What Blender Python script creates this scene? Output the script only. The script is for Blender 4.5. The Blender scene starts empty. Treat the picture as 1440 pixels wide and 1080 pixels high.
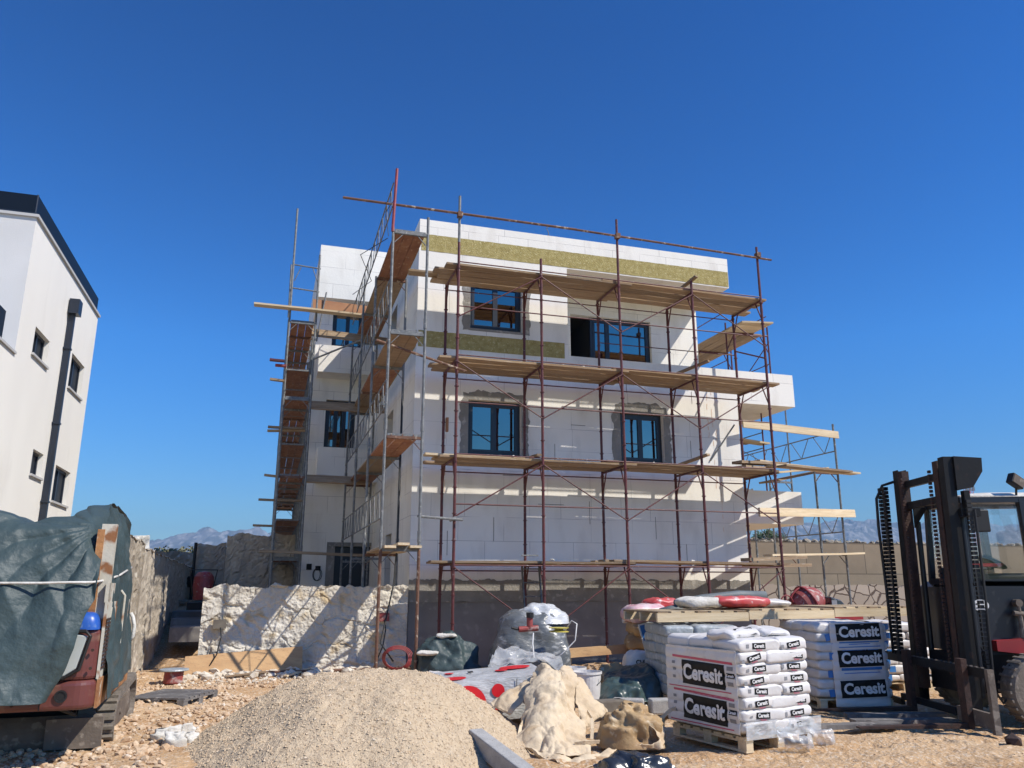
import bpy, math, random
from math import sin, cos, pi, radians
from mathutils import Vector, Matrix, noise
random.seed(11)
D = bpy.data
SC = bpy.context.scene
COL = SC.collection
# ------------------------------------------------------------------ camera model and site frame
F, PITCH = 1109.6, 0.2497
PHI, AX, AY = 0.2953, -1.0965, 15.1429
BAY, SW = 1.7913, 1.1811
EYE = 1.6
U = Vector((cos(PHI), sin(PHI), 0)); N = Vector((-sin(PHI), cos(PHI), 0))
def S(s, n, z=0): return Vector((AX, AY, 0)) + U*s + N*n + Vector((0, 0, z))
def sn(x, y):
    d = Vector((x-AX, y-AY, 0)); return d.dot(U), d.dot(N)
def ray(x, y):
    return Vector((0, cos(PITCH), sin(PITCH))) + Vector((1, 0, 0))*((x-720)/F) - Vector((0, -sin(PITCH), cos(PITCH)))*((y-540)/F)
def at(x, y, Y):                      # a point at distance Y ahead of the photographer
    d = ray(x, y); d = d*(Y/d.y); return Vector((d.x, d.y, d.z+EYE))
def fr(x, y, n):                      # on the plane n = const of the site frame -> (s, Z)
    d = ray(x, y); P = d*((Vector((AX, AY, 0))+N*n).dot(N)/d.dot(N)); s, _ = sn(P.x, P.y); return s, P.z+EYE
def sd(x, y, s):                      # on the plane s = const -> (n, Z)
    d = ray(x, y); P = d*((Vector((AX, AY, 0))+U*s).dot(U)/d.dot(U)); _, n = sn(P.x, P.y); return n, P.z+EYE
def gz(x, y, Z=0):
    d = ray(x, y); P = d*((Z-EYE)/d.z); return Vector((P.x, P.y, Z))
def smooth(t):
    t = max(0., min(1., t)); return t*t*(3-2*t)
def nz(x, y, z=0, o=4): return noise.fractal(Vector((x, y, z)), 1.0, 2.0, o, noise_basis='PERLIN_ORIGINAL')

# ------------------------------------------------------------------ materials
MT = {}
def mat(name, c, c2=None, c3=None, sc=4., rough=.7, metal=0., bump=0., bsc=30., th=(.58, .66), sc3=None, spec=.5, det=6., stretch=None, alpha=1, trans=0, coat=0, rnd=0.):
    m = D.materials.new(name); m.use_nodes = True; nt = m.node_tree; nd = nt.nodes; L = nt.links
    b = nd['Principled BSDF']; b.inputs['Roughness'].default_value = rough; b.inputs['Metallic'].default_value = metal
    b.inputs['Specular IOR Level'].default_value = spec; b.inputs['Alpha'].default_value = alpha
    b.inputs['Transmission Weight'].default_value = trans; b.inputs['Coat Weight'].default_value = coat
    tc = nd.new('ShaderNodeTexCoord'); mp = nd.new('ShaderNodeMapping'); L.new(tc.outputs['Object'], mp.inputs[0])
    if stretch: mp.inputs['Scale'].default_value = stretch
    def nse(scale, d=det):
        n_ = nd.new('ShaderNodeTexNoise'); n_.inputs['Scale'].default_value = scale; n_.inputs['Detail'].default_value = d
        L.new(mp.outputs[0], n_.inputs['Vector']); return n_
    c = tuple(c)+(1,); out = None
    if c2:
        r = nd.new('ShaderNodeValToRGB'); r.color_ramp.elements[0].position = .36; r.color_ramp.elements[1].position = .64
        r.color_ramp.elements[0].color = c; r.color_ramp.elements[1].color = tuple(c2)+(1,)
        L.new(nse(sc).outputs[0], r.inputs[0]); out = r.outputs[0]
    if c3:
        r2 = nd.new('ShaderNodeValToRGB'); r2.color_ramp.elements[0].position = th[0]; r2.color_ramp.elements[1].position = th[1]
        n2 = nse(sc3 or sc*2.3, 9.); L.new(n2.outputs[0], r2.inputs[0])
        mx = nd.new('ShaderNodeMix'); mx.data_type = 'RGBA'; L.new(r2.outputs[0], mx.inputs[0])
        if out: L.new(out, mx.inputs[6])
        else: mx.inputs[6].default_value = c
        mx.inputs[7].default_value = tuple(c3)+(1,); out = mx.outputs[2]
    if rnd and out:
        oi = nd.new('ShaderNodeObjectInfo'); mr = nd.new('ShaderNodeMapRange'); mr.inputs[3].default_value = 1-rnd; mr.inputs[4].default_value = 1+rnd; L.new(oi.outputs['Random'], mr.inputs[0])
        hv = nd.new('ShaderNodeHueSaturation'); L.new(mr.outputs[0], hv.inputs['Value']); L.new(out, hv.inputs['Color']); out = hv.outputs[0]
    if out: L.new(out, b.inputs['Base Color'])
    else: b.inputs['Base Color'].default_value = c
    if bump:
        bp = nd.new('ShaderNodeBump'); bp.inputs['Strength'].default_value = bump; bp.inputs['Distance'].default_value = .02
        L.new(nse(bsc, 8.).outputs[0], bp.inputs['Height']); L.new(bp.outputs[0], b.inputs['Normal'])
    MT[name] = m; return m
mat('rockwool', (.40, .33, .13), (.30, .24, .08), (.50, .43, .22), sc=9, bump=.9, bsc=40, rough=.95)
mat('cement_patch', (.27, .25, .22), (.20, .19, .17), (.36, .34, .30), sc=3, bump=.6, bsc=25, rough=.95)
mat('plinth_grey', (.225, .21, .19), (.185, .17, .155), (.26, .245, .22), sc=2, bump=.25, bsc=18, rough=.9)
mat('frame_dark', (.012, .017, .028), rough=.4)
mat('pane_glass', (.27, .225, .185), (.31, .26, .21), sc=.8, rough=.03, metal=1., bump=.02, bsc=1.2)
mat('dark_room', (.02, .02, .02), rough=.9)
mat('red_steel', (.115, .022, .020), (.075, .02, .018), (.33, .30, .27), sc=8, sc3=22, th=(.66, .72), rough=.55, bump=.2, bsc=60)
mat('red_bright', (.30, .03, .03), (.20, .03, .03), (.3, .25, .2), sc=8, th=(.62, .7), rough=.5)
mat('galvanised', (.20, .205, .20), (.12, .125, .125), (.42, .40, .36), sc=10, sc3=25, th=(.62, .70), rough=.6, metal=.2, bump=.15, bsc=60)
mat('plank_wood', (.33, .235, .14), (.23, .155, .09), (.44, .39, .32), sc=2.2, sc3=9, th=(.58, .72), stretch=(.5, 9, 9), rough=.85, bump=.4, bsc=12, rnd=.28)
mat('plank_pale', (.62, .50, .33), (.52, .40, .24), (.34, .24, .14), sc=2.2, sc3=7, th=(.6, .75), stretch=(.5, 9, 9), rough=.8, bump=.3, bsc=12, rnd=.15)
mat('ply_red', (.30, .14, .07), (.22, .09, .045), (.38, .24, .15), sc=2.2, sc3=8, rough=.8, bump=.2, stretch=(2, 1, 1), rnd=.3)
mat('ply_board', (.52, .33, .16), (.42, .25, .12), (.34, .20, .10), sc=1.2, sc3=6, th=(.55, .75), stretch=(1, 6, 6), rough=.8, bump=.2)
mat('orange_board', (.36, .17, .07), (.28, .12, .05), sc=2, rough=.7)
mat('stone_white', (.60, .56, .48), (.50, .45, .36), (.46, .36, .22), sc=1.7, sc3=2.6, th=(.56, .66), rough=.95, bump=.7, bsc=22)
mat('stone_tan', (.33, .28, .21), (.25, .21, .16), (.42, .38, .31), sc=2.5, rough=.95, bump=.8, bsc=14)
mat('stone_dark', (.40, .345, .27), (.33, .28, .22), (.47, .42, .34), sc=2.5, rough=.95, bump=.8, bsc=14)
mat('mortar', (.12, .10, .08), (.17, .15, .12), sc=6, rough=.95)
mat('gravel', (.46, .35, .225), (.53, .415, .275), (.29, .21, .14), sc=14, sc3=40, rough=.95, bump=.8, bsc=60)
mat('pebble', (.55, .43, .29), (.43, .31, .19), (.62, .52, .39), sc=25, sc3=30, rough=.9)
mat('rubble', (.56, .43, .29), (.44, .29, .17), (.62, .55, .45), sc=9, sc3=12, rough=.95, bump=.3)
mat('rubble_white', (.62, .57, .48), (.52, .44, .33), sc=9, rough=.95, bump=.3)
mat('tarp_green', (.034, .054, .056), (.046, .07, .072), (.10, .125, .125), sc=1.5, sc3=3, th=(.58, .8), rough=.52, spec=.35, bump=.9, bsc=11)
mat('tarp_dark', (.03, .055, .055), (.05, .08, .08), sc=3, rough=.35, bump=.25, bsc=12)
mat('maroon_paint', (.13, .035, .028), (.10, .03, .025), (.24, .15, .10), sc=2, sc3=5, th=(.56, .76), rough=.42, coat=.1, bump=.05)
mat('rusty_white', (.52, .50, .42), (.46, .42, .33), (.24, .10, .035), sc=2, sc3=4.5, th=(.52, .6), rough=.6, bump=.2)
mat('rust', (.17, .085, .05), (.10, .048, .03), (.40, .33, .25), sc=7, sc3=10, rough=.8, bump=.4)
mat('rust_orange', (.40, .19, .07), (.24, .10, .04), (.50, .42, .30), sc=5, sc3=7, th=(.56, .66), rough=.8, bump=.4)
mat('pale_panel', (.44, .47, .45), (.38, .41, .39), (.25, .12, .05), sc=2, sc3=6, th=(.66, .7), rough=.5)
mat('blue_paint', (.02, .10, .42), (.02, .08, .34), (.10, .18, .4), sc=5, rough=.35)
mat('rubber', (.19, .16, .13), (.13, .11, .085), (.24, .20, .16), sc=6, rough=.85, bump=.4)
mat('dusty_steel', (.15, .12, .093), (.10, .08, .065), (.22, .185, .15), sc=5, rough=.8, bump=.3)
mat('black_steel', (.007, .007, .008), (.012, .011, .010), (.035, .02, .014), sc=5, sc3=9, th=(.6, .7), rough=.5, bump=.1, spec=.25)
mat('rust_dark', (.03, .014, .010), (.055, .024, .015), (.012, .01, .008), sc=8, rough=.75, bump=.3)
mat('navy_paint', (.006, .008, .014), (.010, .012, .019), (.06, .06, .06), sc=3, sc3=8, th=(.62, .8), rough=.4)
mat('red_paint', (.35, .02, .02), (.26, .02, .02), sc=4, rough=.45)
mat('hose_black', (.008, .008, .008), rough=.6)
mat('clear_glass', (.9, .92, .92), rough=.05, trans=1., alpha=.22, spec=.5)
mat('bag_white', (.66, .635, .61), (.58, .555, .53), (.46, .42, .38), sc=3, sc3=7, th=(.62, .8), rough=.42, bump=.35, bsc=14)
mat('bag_pink', (.62, .50, .50), (.55, .24, .28), sc=4, rough=.4, bump=.3, bsc=14)
mat('bag_red', (.55, .05, .05), (.48, .10, .10), (.62, .5, .48), sc=5, sc3=9, th=(.6, .7), rough=.4, bump=.3, bsc=14)
mat('bag_blue', (.03, .15, .42), (.05, .2, .5), sc=5, rough=.4)
mat('bag_grey', (.34, .37, .38), (.26, .29, .30), (.44, .46, .46), sc=4, rough=.4, bump=.3)
mat('film', (.55, .56, .56), (.46, .47, .47), (.68, .68, .68), sc=5, sc3=16, th=(.55, .7), rough=.22, bump=.5, bsc=20, spec=.7, stretch=(1, 1, 3))
mat('film_clear', (.75, .76, .77), (.6, .62, .62), (.85, .85, .85), sc=4, sc3=12, rough=.2, bump=.6, bsc=18, spec=.7, alpha=.42)
mat('ink_black', (.010, .010, .010), rough=.55, spec=.2)
mat('ink_white', (.72, .71, .69), rough=.5)
mat('ink_red', (.62, .012, .02), rough=.4)
mat('ink_pink', (.50, .08, .14), rough=.5)
mat('ink_grey', (.22, .22, .23), rough=.6)
mat('big_bag', (.60, .49, .34), (.52, .40, .26), (.36, .25, .14), sc=2.5, sc3=5, th=(.56, .78), rough=.85, bump=.5, bsc=22)
mat('bag_brown', (.38, .26, .13), (.28, .17, .075), (.50, .40, .26), sc=4, rough=.6, bump=.4)
mat('black_plastic', (.018, .020, .023), (.03, .032, .036), (.09, .1, .11), sc=4, sc3=8, th=(.62, .7), rough=.25, spec=.8, bump=.5, bsc=9)
mat('white_cloth', (.62, .60, .55), (.5, .47, .41), sc=6, rough=.9, bump=.5)
mat('concrete_block', (.40, .39, .37), (.33, .32, .30), (.25, .24, .22), sc=12, sc3=60, rough=.95, bump=.5, bsc=90)
mat('render_white', (.78, .75, .68), (.74, .71, .645), (.66, .625, .56), sc3=1.1, th=(.58, .85), stretch=(1, 1, .4), sc=.8, rough=.95, bump=.35, bsc=120)
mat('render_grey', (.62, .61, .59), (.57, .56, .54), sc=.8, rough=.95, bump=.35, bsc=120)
mat('sill', (.45, .44, .42), rough=.7)
mat('dark_glass', (.008, .013, .022), rough=.45, spec=.12)
mat('scrub', (.10, .12, .05), (.16, .15, .08), (.25, .22, .14), sc=3, rough=.9)
mat('leaf', (.035, .065, .022), (.05, .085, .03), (.025, .04, .018), sc=3, rough=.7)
mat('bark', (.12, .09, .06), rough=.9)
mat('mountain', (.17, .155, .14), (.07, .078, .065), (.30, .285, .26), sc=.012, sc3=.03, th=(.5, .62), rough=1., bump=0)
mat('yellow', (.5, .42, .08), rough=.6)
mat('grey_roll', (.13, .15, .155), (.10, .115, .12), sc=3, rough=.6, bump=.3)
mat('drum_red', (.30, .05, .045), (.22, .05, .04), (.42, .34, .30), sc=5, sc3=9, th=(.55, .7), rough=.6, bump=.2)

def eps_material():
    m = D.materials.new('foam_board'); m.use_nodes = True; nt = m.node_tree; nd = nt.nodes; L = nt.links; b = nd['Principled BSDF']
    tc = nd.new('ShaderNodeTexCoord'); sp = nd.new('ShaderNodeSeparateXYZ'); L.new(tc.outputs['Object'], sp.inputs[0])
    ad = nd.new('ShaderNodeMath'); ad.operation = 'ADD'; L.new(sp.outputs[0], ad.inputs[0]); L.new(sp.outputs[1], ad.inputs[1])
    cb = nd.new('ShaderNodeCombineXYZ'); L.new(ad.outputs[0], cb.inputs[0]); L.new(sp.outputs[2], cb.inputs[1])
    br = nd.new('ShaderNodeTexBrick'); L.new(cb.outputs[0], br.inputs[0]); br.inputs['Scale'].default_value = 1
    br.inputs['Brick Width'].default_value = 1.0; br.inputs['Row Height'].default_value = .5; br.inputs['Mortar Size'].default_value = .0045
    br.inputs['Mortar Smooth'].default_value = .3; br.offset = .42; br.squash = .72; br.squash_frequency = 3
    br.inputs['Color1'].default_value = (.80, .77, .70, 1); br.inputs['Color2'].default_value = (.76, .73, .665, 1); br.inputs['Mortar'].default_value = (.36, .34, .32, 1)
    # joints show only here and there
    n1 = nd.new('ShaderNodeTexNoise'); n1.inputs['Scale'].default_value = 1.1; L.new(tc.outputs['Object'], n1.inputs[0])
    r1 = nd.new('ShaderNodeValToRGB'); r1.color_ramp.elements[0].position = .40; r1.color_ramp.elements[1].position = .56; L.new(n1.outputs[0], r1.inputs[0])
    mx = nd.new('ShaderNodeMix'); mx.data_type = 'RGBA'; L.new(r1.outputs[0], mx.inputs[0]); mx.inputs[6].default_value = (.79, .76, .69, 1); L.new(br.outputs[0], mx.inputs[7])
    # dirt
    mp = nd.new('ShaderNodeMapping'); mp.inputs['Scale'].default_value = (1, 1, .35); L.new(tc.outputs['Object'], mp.inputs[0])
    n2 = nd.new('ShaderNodeTexNoise'); n2.inputs['Scale'].default_value = 2.2; n2.inputs['Detail'].default_value = 10; L.new(mp.outputs[0], n2.inputs[0])
    r2 = nd.new('ShaderNodeValToRGB'); r2.color_ramp.elements[0].position = .52; r2.color_ramp.elements[1].position = .8; L.new(n2.outputs[0], r2.inputs[0])
    r2.color_ramp.elements[1].color = (.55, .55, .55, 1)
    m2 = nd.new('ShaderNodeMix'); m2.data_type = 'RGBA'; L.new(r2.outputs[0], m2.inputs[0]); L.new(mx.outputs[2], m2.inputs[6]); m2.inputs[7].default_value = (.50, .46, .40, 1)
    L.new(m2.outputs[2], b.inputs['Base Color']); b.inputs['Roughness'].default_value = .9; b.inputs['Specular IOR Level'].default_value = .2
    n3 = nd.new('ShaderNodeTexNoise'); n3.inputs['Scale'].default_value = 14; n3.inputs['Detail'].default_value = 8; L.new(tc.outputs['Object'], n3.inputs[0])
    bp = nd.new('ShaderNodeBump'); bp.inputs['Strength'].default_value = .18; bp.inputs['Distance'].default_value = .02; L.new(n3.outputs[0], bp.inputs['Height']); L.new(bp.outputs[0], b.inputs['Normal'])
    MT['foam_board'] = m
eps_material()
def ground_material():
    m = D.materials.new('dirt'); m.use_nodes = True; nt = m.node_tree; nd = nt.nodes; L = nt.links; b = nd['Principled BSDF']
    tc = nd.new('ShaderNodeTexCoord')
    def nse(s, d=8):
        n = nd.new('ShaderNodeTexNoise'); n.inputs['Scale'].default_value = s; n.inputs['Detail'].default_value = d; L.new(tc.outputs['Object'], n.inputs[0]); return n
    r = nd.new('ShaderNodeValToRGB'); e = r.color_ramp.elements
    e[0].position = .3; e[0].color = (.35, .20, .10, 1); e[1].position = .62; e[1].color = (.50, .345, .20, 1)
    x = e.new(.46); x.color = (.43, .27, .14, 1)
    x = e.new(.75); x.color = (.60, .50, .38, 1)
    L.new(nse(.55).outputs[0], r.inputs[0])
    r2 = nd.new('ShaderNodeValToRGB'); r2.color_ramp.elements[0].position = .5; r2.color_ramp.elements[1].position = .72; L.new(nse(26, 6).outputs[0], r2.inputs[0])
    mx = nd.new('ShaderNodeMix'); mx.data_type = 'RGBA'; L.new(r2.outputs[0], mx.inputs[0]); L.new(r.outputs[0], mx.inputs[6]); mx.inputs[7].default_value = (.60, .50, .38, 1)
    L.new(mx.outputs[2], b.inputs['Base Color']); b.inputs['Roughness'].default_value = .97; b.inputs['Specular IOR Level'].default_value = .15
    bp = nd.new('ShaderNodeBump'); bp.inputs['Strength'].default_value = .9; bp.inputs['Distance'].default_value = .03; L.new(nse(32, 9).outputs[0], bp.inputs['Height']); L.new(bp.outputs[0], b.inputs['Normal'])
    MT['dirt'] = m
ground_material()
def panel_wall_material():
    m = D.materials.new('concrete_panels'); m.use_nodes = True; nt = m.node_tree; nd = nt.nodes; L = nt.links; b = nd['Principled BSDF']
    tc = nd.new('ShaderNodeTexCoord'); sp = nd.new('ShaderNodeSeparateXYZ'); L.new(tc.outputs['Object'], sp.inputs[0])
    cb = nd.new('ShaderNodeCombineXYZ'); L.new(sp.outputs[0], cb.inputs[0]); L.new(sp.outputs[2], cb.inputs[1])
    br = nd.new('ShaderNodeTexBrick'); L.new(cb.outputs[0], br.inputs[0]); br.inputs['Scale'].default_value = 1
    br.inputs['Brick Width'].default_value = 2.3; br.inputs['Row Height'].default_value = .98; br.inputs['Mortar Size'].default_value = .014
    br.inputs['Color1'].default_value = (.33, .255, .17, 1); br.inputs['Color2'].default_value = (.28, .215, .145, 1); br.inputs['Mortar'].default_value = (.13, .10, .07, 1)
    n2 = nd.new('ShaderNodeTexNoise'); n2.inputs['Scale'].default_value = 1.7; n2.inputs['Detail'].default_value = 9; L.new(tc.outputs['Object'], n2.inputs[0])
    mx = nd.new('ShaderNodeMix'); mx.data_type = 'RGBA'; mx.blend_type = 'MULTIPLY'; mx.inputs[0].default_value = .4; L.new(br.outputs[0], mx.inputs[6]); L.new(n2.outputs[0], mx.inputs[7])
    L.new(mx.outputs[2], b.inputs['Base Color']); b.inputs['Roughness'].default_value = .95
    MT['concrete_panels'] = m
panel_wall_material()

# ------------------------------------------------------------------ mesh helpers
class MB:
    def __init__(s): s.v = []; s.f = []; s.m = []; s.mats = []; s.cur = 0
    def use(s, name):
        if name not in s.mats: s.mats.append(name)
        s.cur = s.mats.index(name); return s
    def add(s, vs, fs):
        o = len(s.v); s.v += [tuple(p) for p in vs]; s.f += [tuple(i+o for i in f) for f in fs]; s.m += [s.cur]*len(fs); return s
    def box(s, a, b, R=None, c=None):
        x0, y0, z0 = a; x1, y1, z1 = b
        vs = [Vector(p) for p in ((x0, y0, z0), (x1, y0, z0), (x1, y1, z0), (x0, y1, z0), (x0, y0, z1), (x1, y0, z1), (x1, y1, z1), (x0, y1, z1))]
        if R: c = Vector(c or (0, 0, 0)); vs = [R @ (p-c)+c for p in vs]
        return s.add(vs, [(0, 3, 2, 1), (4, 5, 6, 7), (0, 1, 5, 4), (1, 2, 6, 5), (2, 3, 7, 6), (3, 0, 4, 7)])
    def bar(s, p, q, r, n=8, r2=None):
        p = Vector(p); q = Vector(q); d = (q-p)
        if d.length < 1e-6: return s
        a = d.normalized(); h = a.orthogonal().normalized(); k = a.cross(h); vs = []
        for i in range(n):
            t = 2*pi*i/n; vs.append(p+(h*cos(t)+k*sin(t))*r)
        for i in range(n):
            t = 2*pi*i/n; vs.append(q+(h*cos(t)+k*sin(t))*(r if r2 is None else r2))
        return s.add(vs, [(i, (i+1) % n, n+(i+1) % n, n+i) for i in range(n)]+[tuple(range(n-1, -1, -1)), tuple(range(n, 2*n))])
    def beam(s, p, q, w, h, up=(0, 0, 1)):
        p = Vector(p); q = Vector(q); a = (q-p).normalized(); up = Vector(up)
        sd_ = a.cross(up); sd_ = sd_.normalized() if sd_.length > 1e-4 else a.orthogonal().normalized(); u = sd_.cross(a)
        vs = [o+sd_*x*w/2+u*y*h/2 for o in (p, q) for x, y in ((-1, -1), (1, -1), (1, 1), (-1, 1))]
        return s.add(vs, [(0, 1, 5, 4), (1, 2, 6, 5), (2, 3, 7, 6), (3, 0, 4, 7), (3, 2, 1, 0), (4, 5, 6, 7)])
    def tube(s, pts, r, n=7):
        pts = [Vector(p) for p in pts]; vs = []; m = len(pts); h = None
        for i, p in enumerate(pts):
            a = (pts[min(i+1, m-1)]-pts[max(i-1, 0)]).normalized()
            h = (h-a*h.dot(a)).normalized() if h is not None else a.orthogonal().normalized(); k = a.cross(h)
            vs += [p+(h*cos(2*pi*j/n)+k*sin(2*pi*j/n))*r for j in range(n)]
        fs = [(i*n+j, i*n+(j+1) % n, (i+1)*n+(j+1) % n, (i+1)*n+j) for i in range(m-1) for j in range(n)]
        return s.add(vs, fs+[tuple(range(n-1, -1, -1)), tuple(range((m-1)*n, m*n))])
    def prism(s, poly, d):            # planar polygon (3-D points) extruded by vector d
        n = len(poly); d = Vector(d); vs = [Vector(p) for p in poly]+[Vector(p)+d for p in poly]
        return s.add(vs, [tuple(range(n-1, -1, -1)), tuple(range(n, 2*n))]+[(i, (i+1) % n, n+(i+1) % n, n+i) for i in range(n)])
    def lathe(s, c, prof, n=20, axis='Z', a0=0, R=None):
        c = Vector(c); vs = []
        for r, h in prof:
            for i in range(n):
                t = 2*pi*i/n+a0
                p = {'Z': Vector((r*cos(t), r*sin(t), h)), 'Y': Vector((r*cos(t), h, r*sin(t))), 'X': Vector((h, r*cos(t), r*sin(t)))}[axis]
                vs.append(c+(R @ p if R else p))
        m = len(prof)
        return s.add(vs, [(i*n+j, i*n+(j+1) % n, (i+1)*n+(j+1) % n, (i+1)*n+j) for i in range(m-1) for j in range(n)]+[tuple(range(n)), tuple(range((m-1)*n, m*n))])
    def grid(s, nu, nv, fn):
        vs = [fn(i/nu, j/nv) for j in range(nv+1) for i in range(nu+1)]
        return s.add(vs, [(j*(nu+1)+i, j*(nu+1)+i+1, (j+1)*(nu+1)+i+1, (j+1)*(nu+1)+i) for j in range(nv) for i in range(nu)])
    def stone(s, c, r, sq=(1, 1, .7)):
        t = (1+5**.5)/2; R = Matrix.Rotation(random.random()*6.28, 3, 'Z') @ Matrix.Rotation(random.random()*.8, 3, 'X')
        base = [(-1, t, 0), (1, t, 0), (-1, -t, 0), (1, -t, 0), (0, -1, t), (0, 1, t), (0, -1, -t), (0, 1, -t), (t, 0, -1), (t, 0, 1), (-t, 0, -1), (-t, 0, 1)]
        vs = [R @ (Vector((b[0]*sq[0], b[1]*sq[1], b[2]*sq[2]))*(r/1.9)*random.uniform(.72, 1.2))+Vector(c) for b in base]
        return s.add(vs, [(0, 11, 5), (0, 5, 1), (0, 1, 7), (0, 7, 10), (0, 10, 11), (1, 5, 9), (5, 11, 4), (11, 10, 2), (10, 7, 6), (7, 1, 8), (3, 9, 4), (3, 4, 2), (3, 2, 6), (3, 6, 8), (3, 8, 9), (4, 9, 5), (2, 4, 11), (6, 2, 10), (8, 6, 7), (9, 8, 1)])
    def pebble(s, c, r):
        t = random.random()*6.28; vs = []
        for k in range(4):
            a = t+k*pi/2; q = r*random.uniform(.7, 1.25); vs.append((c[0]+cos(a)*q, c[1]+sin(a)*q, c[2]+random.uniform(-.2, .2)*r))
        vs.append((c[0]+random.uniform(-.3, .3)*r, c[1]+random.uniform(-.3, .3)*r, c[2]+r*random.uniform(.5, .95)))
        return s.add(vs, [(0, 1, 4), (1, 2, 4), (2, 3, 4), (3, 0, 4)])
    def mesh(s, name, smooth_=False):
        me = D.meshes.new(name); me.from_pydata(s.v, [], s.f)
        for k in s.mats: me.materials.append(MT[k])
        me.polygons.foreach_set('material_index', s.m)
        if smooth_: me.polygons.foreach_set('use_smooth', [True]*len(me.polygons))
        me.update(); return me
def tag(o, label=None, cat=None, group=None, kind=None):
    if label: o['label'] = label
    if cat: o['category'] = cat
    if group: o['group'] = group
    if kind: o['kind'] = kind
    return o
def E(name, loc, rz, label, cat, group=None):
    o = D.objects.new(name, None); COL.objects.link(o); o.location = loc; o.rotation_euler = (0, 0, rz); o.empty_display_size = .2
    return tag(o, label, cat, group)
def part(name, mb, matn, parent, sm=False, label=None, off=None):
    """mesh part in its thing's local coordinates; off = the thing's location, for meshes given in world coordinates"""
    if matn: mb.mats = [matn]; mb.m = [0]*len(mb.f)
    if off is not None:
        o3 = Vector(off); mb.v = [tuple(Vector(p)-o3) for p in mb.v]
    o = D.objects.new(name, mb.mesh(name, sm)); COL.objects.link(o); o.parent = parent
    if label: o['label'] = label
    return o
def top(name, mb, matn, label, cat, group=None, kind=None, loc=None, rz=0, sm=False, keep=False):
    if matn: mb.mats = [matn]; mb.m = [0]*len(mb.f)
    if loc is None and not keep:
        xs = [p[0] for p in mb.v]; ys = [p[1] for p in mb.v]; zs = [p[2] for p in mb.v]
        loc = Vector(((min(xs)+max(xs))/2, (min(ys)+max(ys))/2, min(zs))); mb.v = [tuple(Vector(p)-loc) for p in mb.v]
    o = D.objects.new(name, mb.mesh(name, sm)); COL.objects.link(o); o.location = loc or (0, 0, 0); o.rotation_euler = (0, 0, rz)
    return tag(o, label, cat, group, kind)
def solid(o, t=.004, off=0):
    m = o.modifiers.new('thickness', 'SOLIDIFY'); m.thickness = t; m.offset = off; return o
def bevel(o, w=.01, seg=2):
    m = o.modifiers.new('bevel', 'BEVEL'); m.width = w; m.segments = seg; m.limit_method = 'ANGLE'; return o
def cr(p0, p1, p2, p3, t):
    return ((p1*2)+(p2-p0)*t+(p0*2-p1*5+p2*4-p3)*t*t+(p1*3-p0-p2*3+p3)*t*t*t)*.5
def sheet(rows, nu, nv, amp=.02, fs=3., seed=0, ridge=0., vz=1., crump=0., cs=3.):
    """a cloth: smooth surface through a grid of points, with folds"""
    R = [[Vector(p) for p in r] for r in rows]; m = len(R); k = len(R[0])
    def lerpline(P, t):
        n_ = len(P)-1; x = min(t*n_, n_-1e-6); i = int(x); g = lambda j: P[max(0, min(n_, j))]
        return cr(g(i-1), g(i), g(i+1), g(i+2), x-i)
    mb = MB(); pts = {}
    for j in range(nv+1):
        cl = [lerpline([R[a][b] for a in range(m)], j/nv) for b in range(k)]
        for i in range(nu+1): pts[i, j] = lerpline(cl, i/nu)
    out = []
    for j in range(nv+1):
        for i in range(nu+1):
            a = pts[min(i+1, nu), j]-pts[max(i-1, 0), j]; b = pts[i, min(j+1, nv)]-pts[i, max(j-1, 0)]
            nn = a.cross(b); nn = nn.normalized() if nn.length > 1e-9 else Vector((0, -1, 0))
            q = pts[i, j]*fs; q = Vector((q.x+seed, q.y, q.z*vz))
            d = noise.fractal(q, 1., 2., 3)*amp
            if ridge: d += (1-abs(noise.noise(Vector((q.x*1.6+q.z*.9, q.y*1.6, q.z*.5+seed))))*3.2)*ridge
            if crump:
                p_ = pts[i, j]; p_ = Vector((p_.x*cs+seed, p_.y*cs, p_.z*cs*.7)); p_ += Vector((1, .3, .6))*noise.noise(p_*.7)*.5
                d += (noise.voronoi(p_)[0][0]-.45)*crump+(noise.voronoi(p_*2.6)[0][0]-.45)*crump*.38+(noise.voronoi(p_*6)[0][0]-.45)*crump*.12
            out.append(pts[i, j]+nn*d)
    mb.v = [tuple(p) for p in out]
    mb.f = [(j*(nu+1)+i, j*(nu+1)+i+1, (j+1)*(nu+1)+i+1, (j+1)*(nu+1)+i) for j in range(nv) for i in range(nu)]; mb.m = [0]*len(mb.f); mb.mats = ['film']
    return mb
def pillow(L, W, H, seed=0, e=.42, nu=40, nv=18, wr=.012, sag=0., cbx=.5):
    """a filled sack, lying flat: origin at the centre of its underside"""
    def sp(c, x): return math.copysign(abs(c)**x, c)
    def fn(u, v):
        a = u*2*pi; b = (v-.5)*pi
        cb = sp(cos(b), cbx); x = cb*sp(cos(a), e)*L/2; y = cb*sp(sin(a), e)*W/2; z = sp(sin(b), .75 if cbx > .4 else .55)*H/2
        k = 1-.18*abs(2*x/L)**8
        d = noise.fractal(Vector((x*7+seed, y*7, z*9)), 1, 2, 3)*wr
        return Vector((x+d*.8, y+d, z*k+d*1.1+H/2-sag*(2*x/L)**2))
    return MB().grid(nu, nv, fn)
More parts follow.
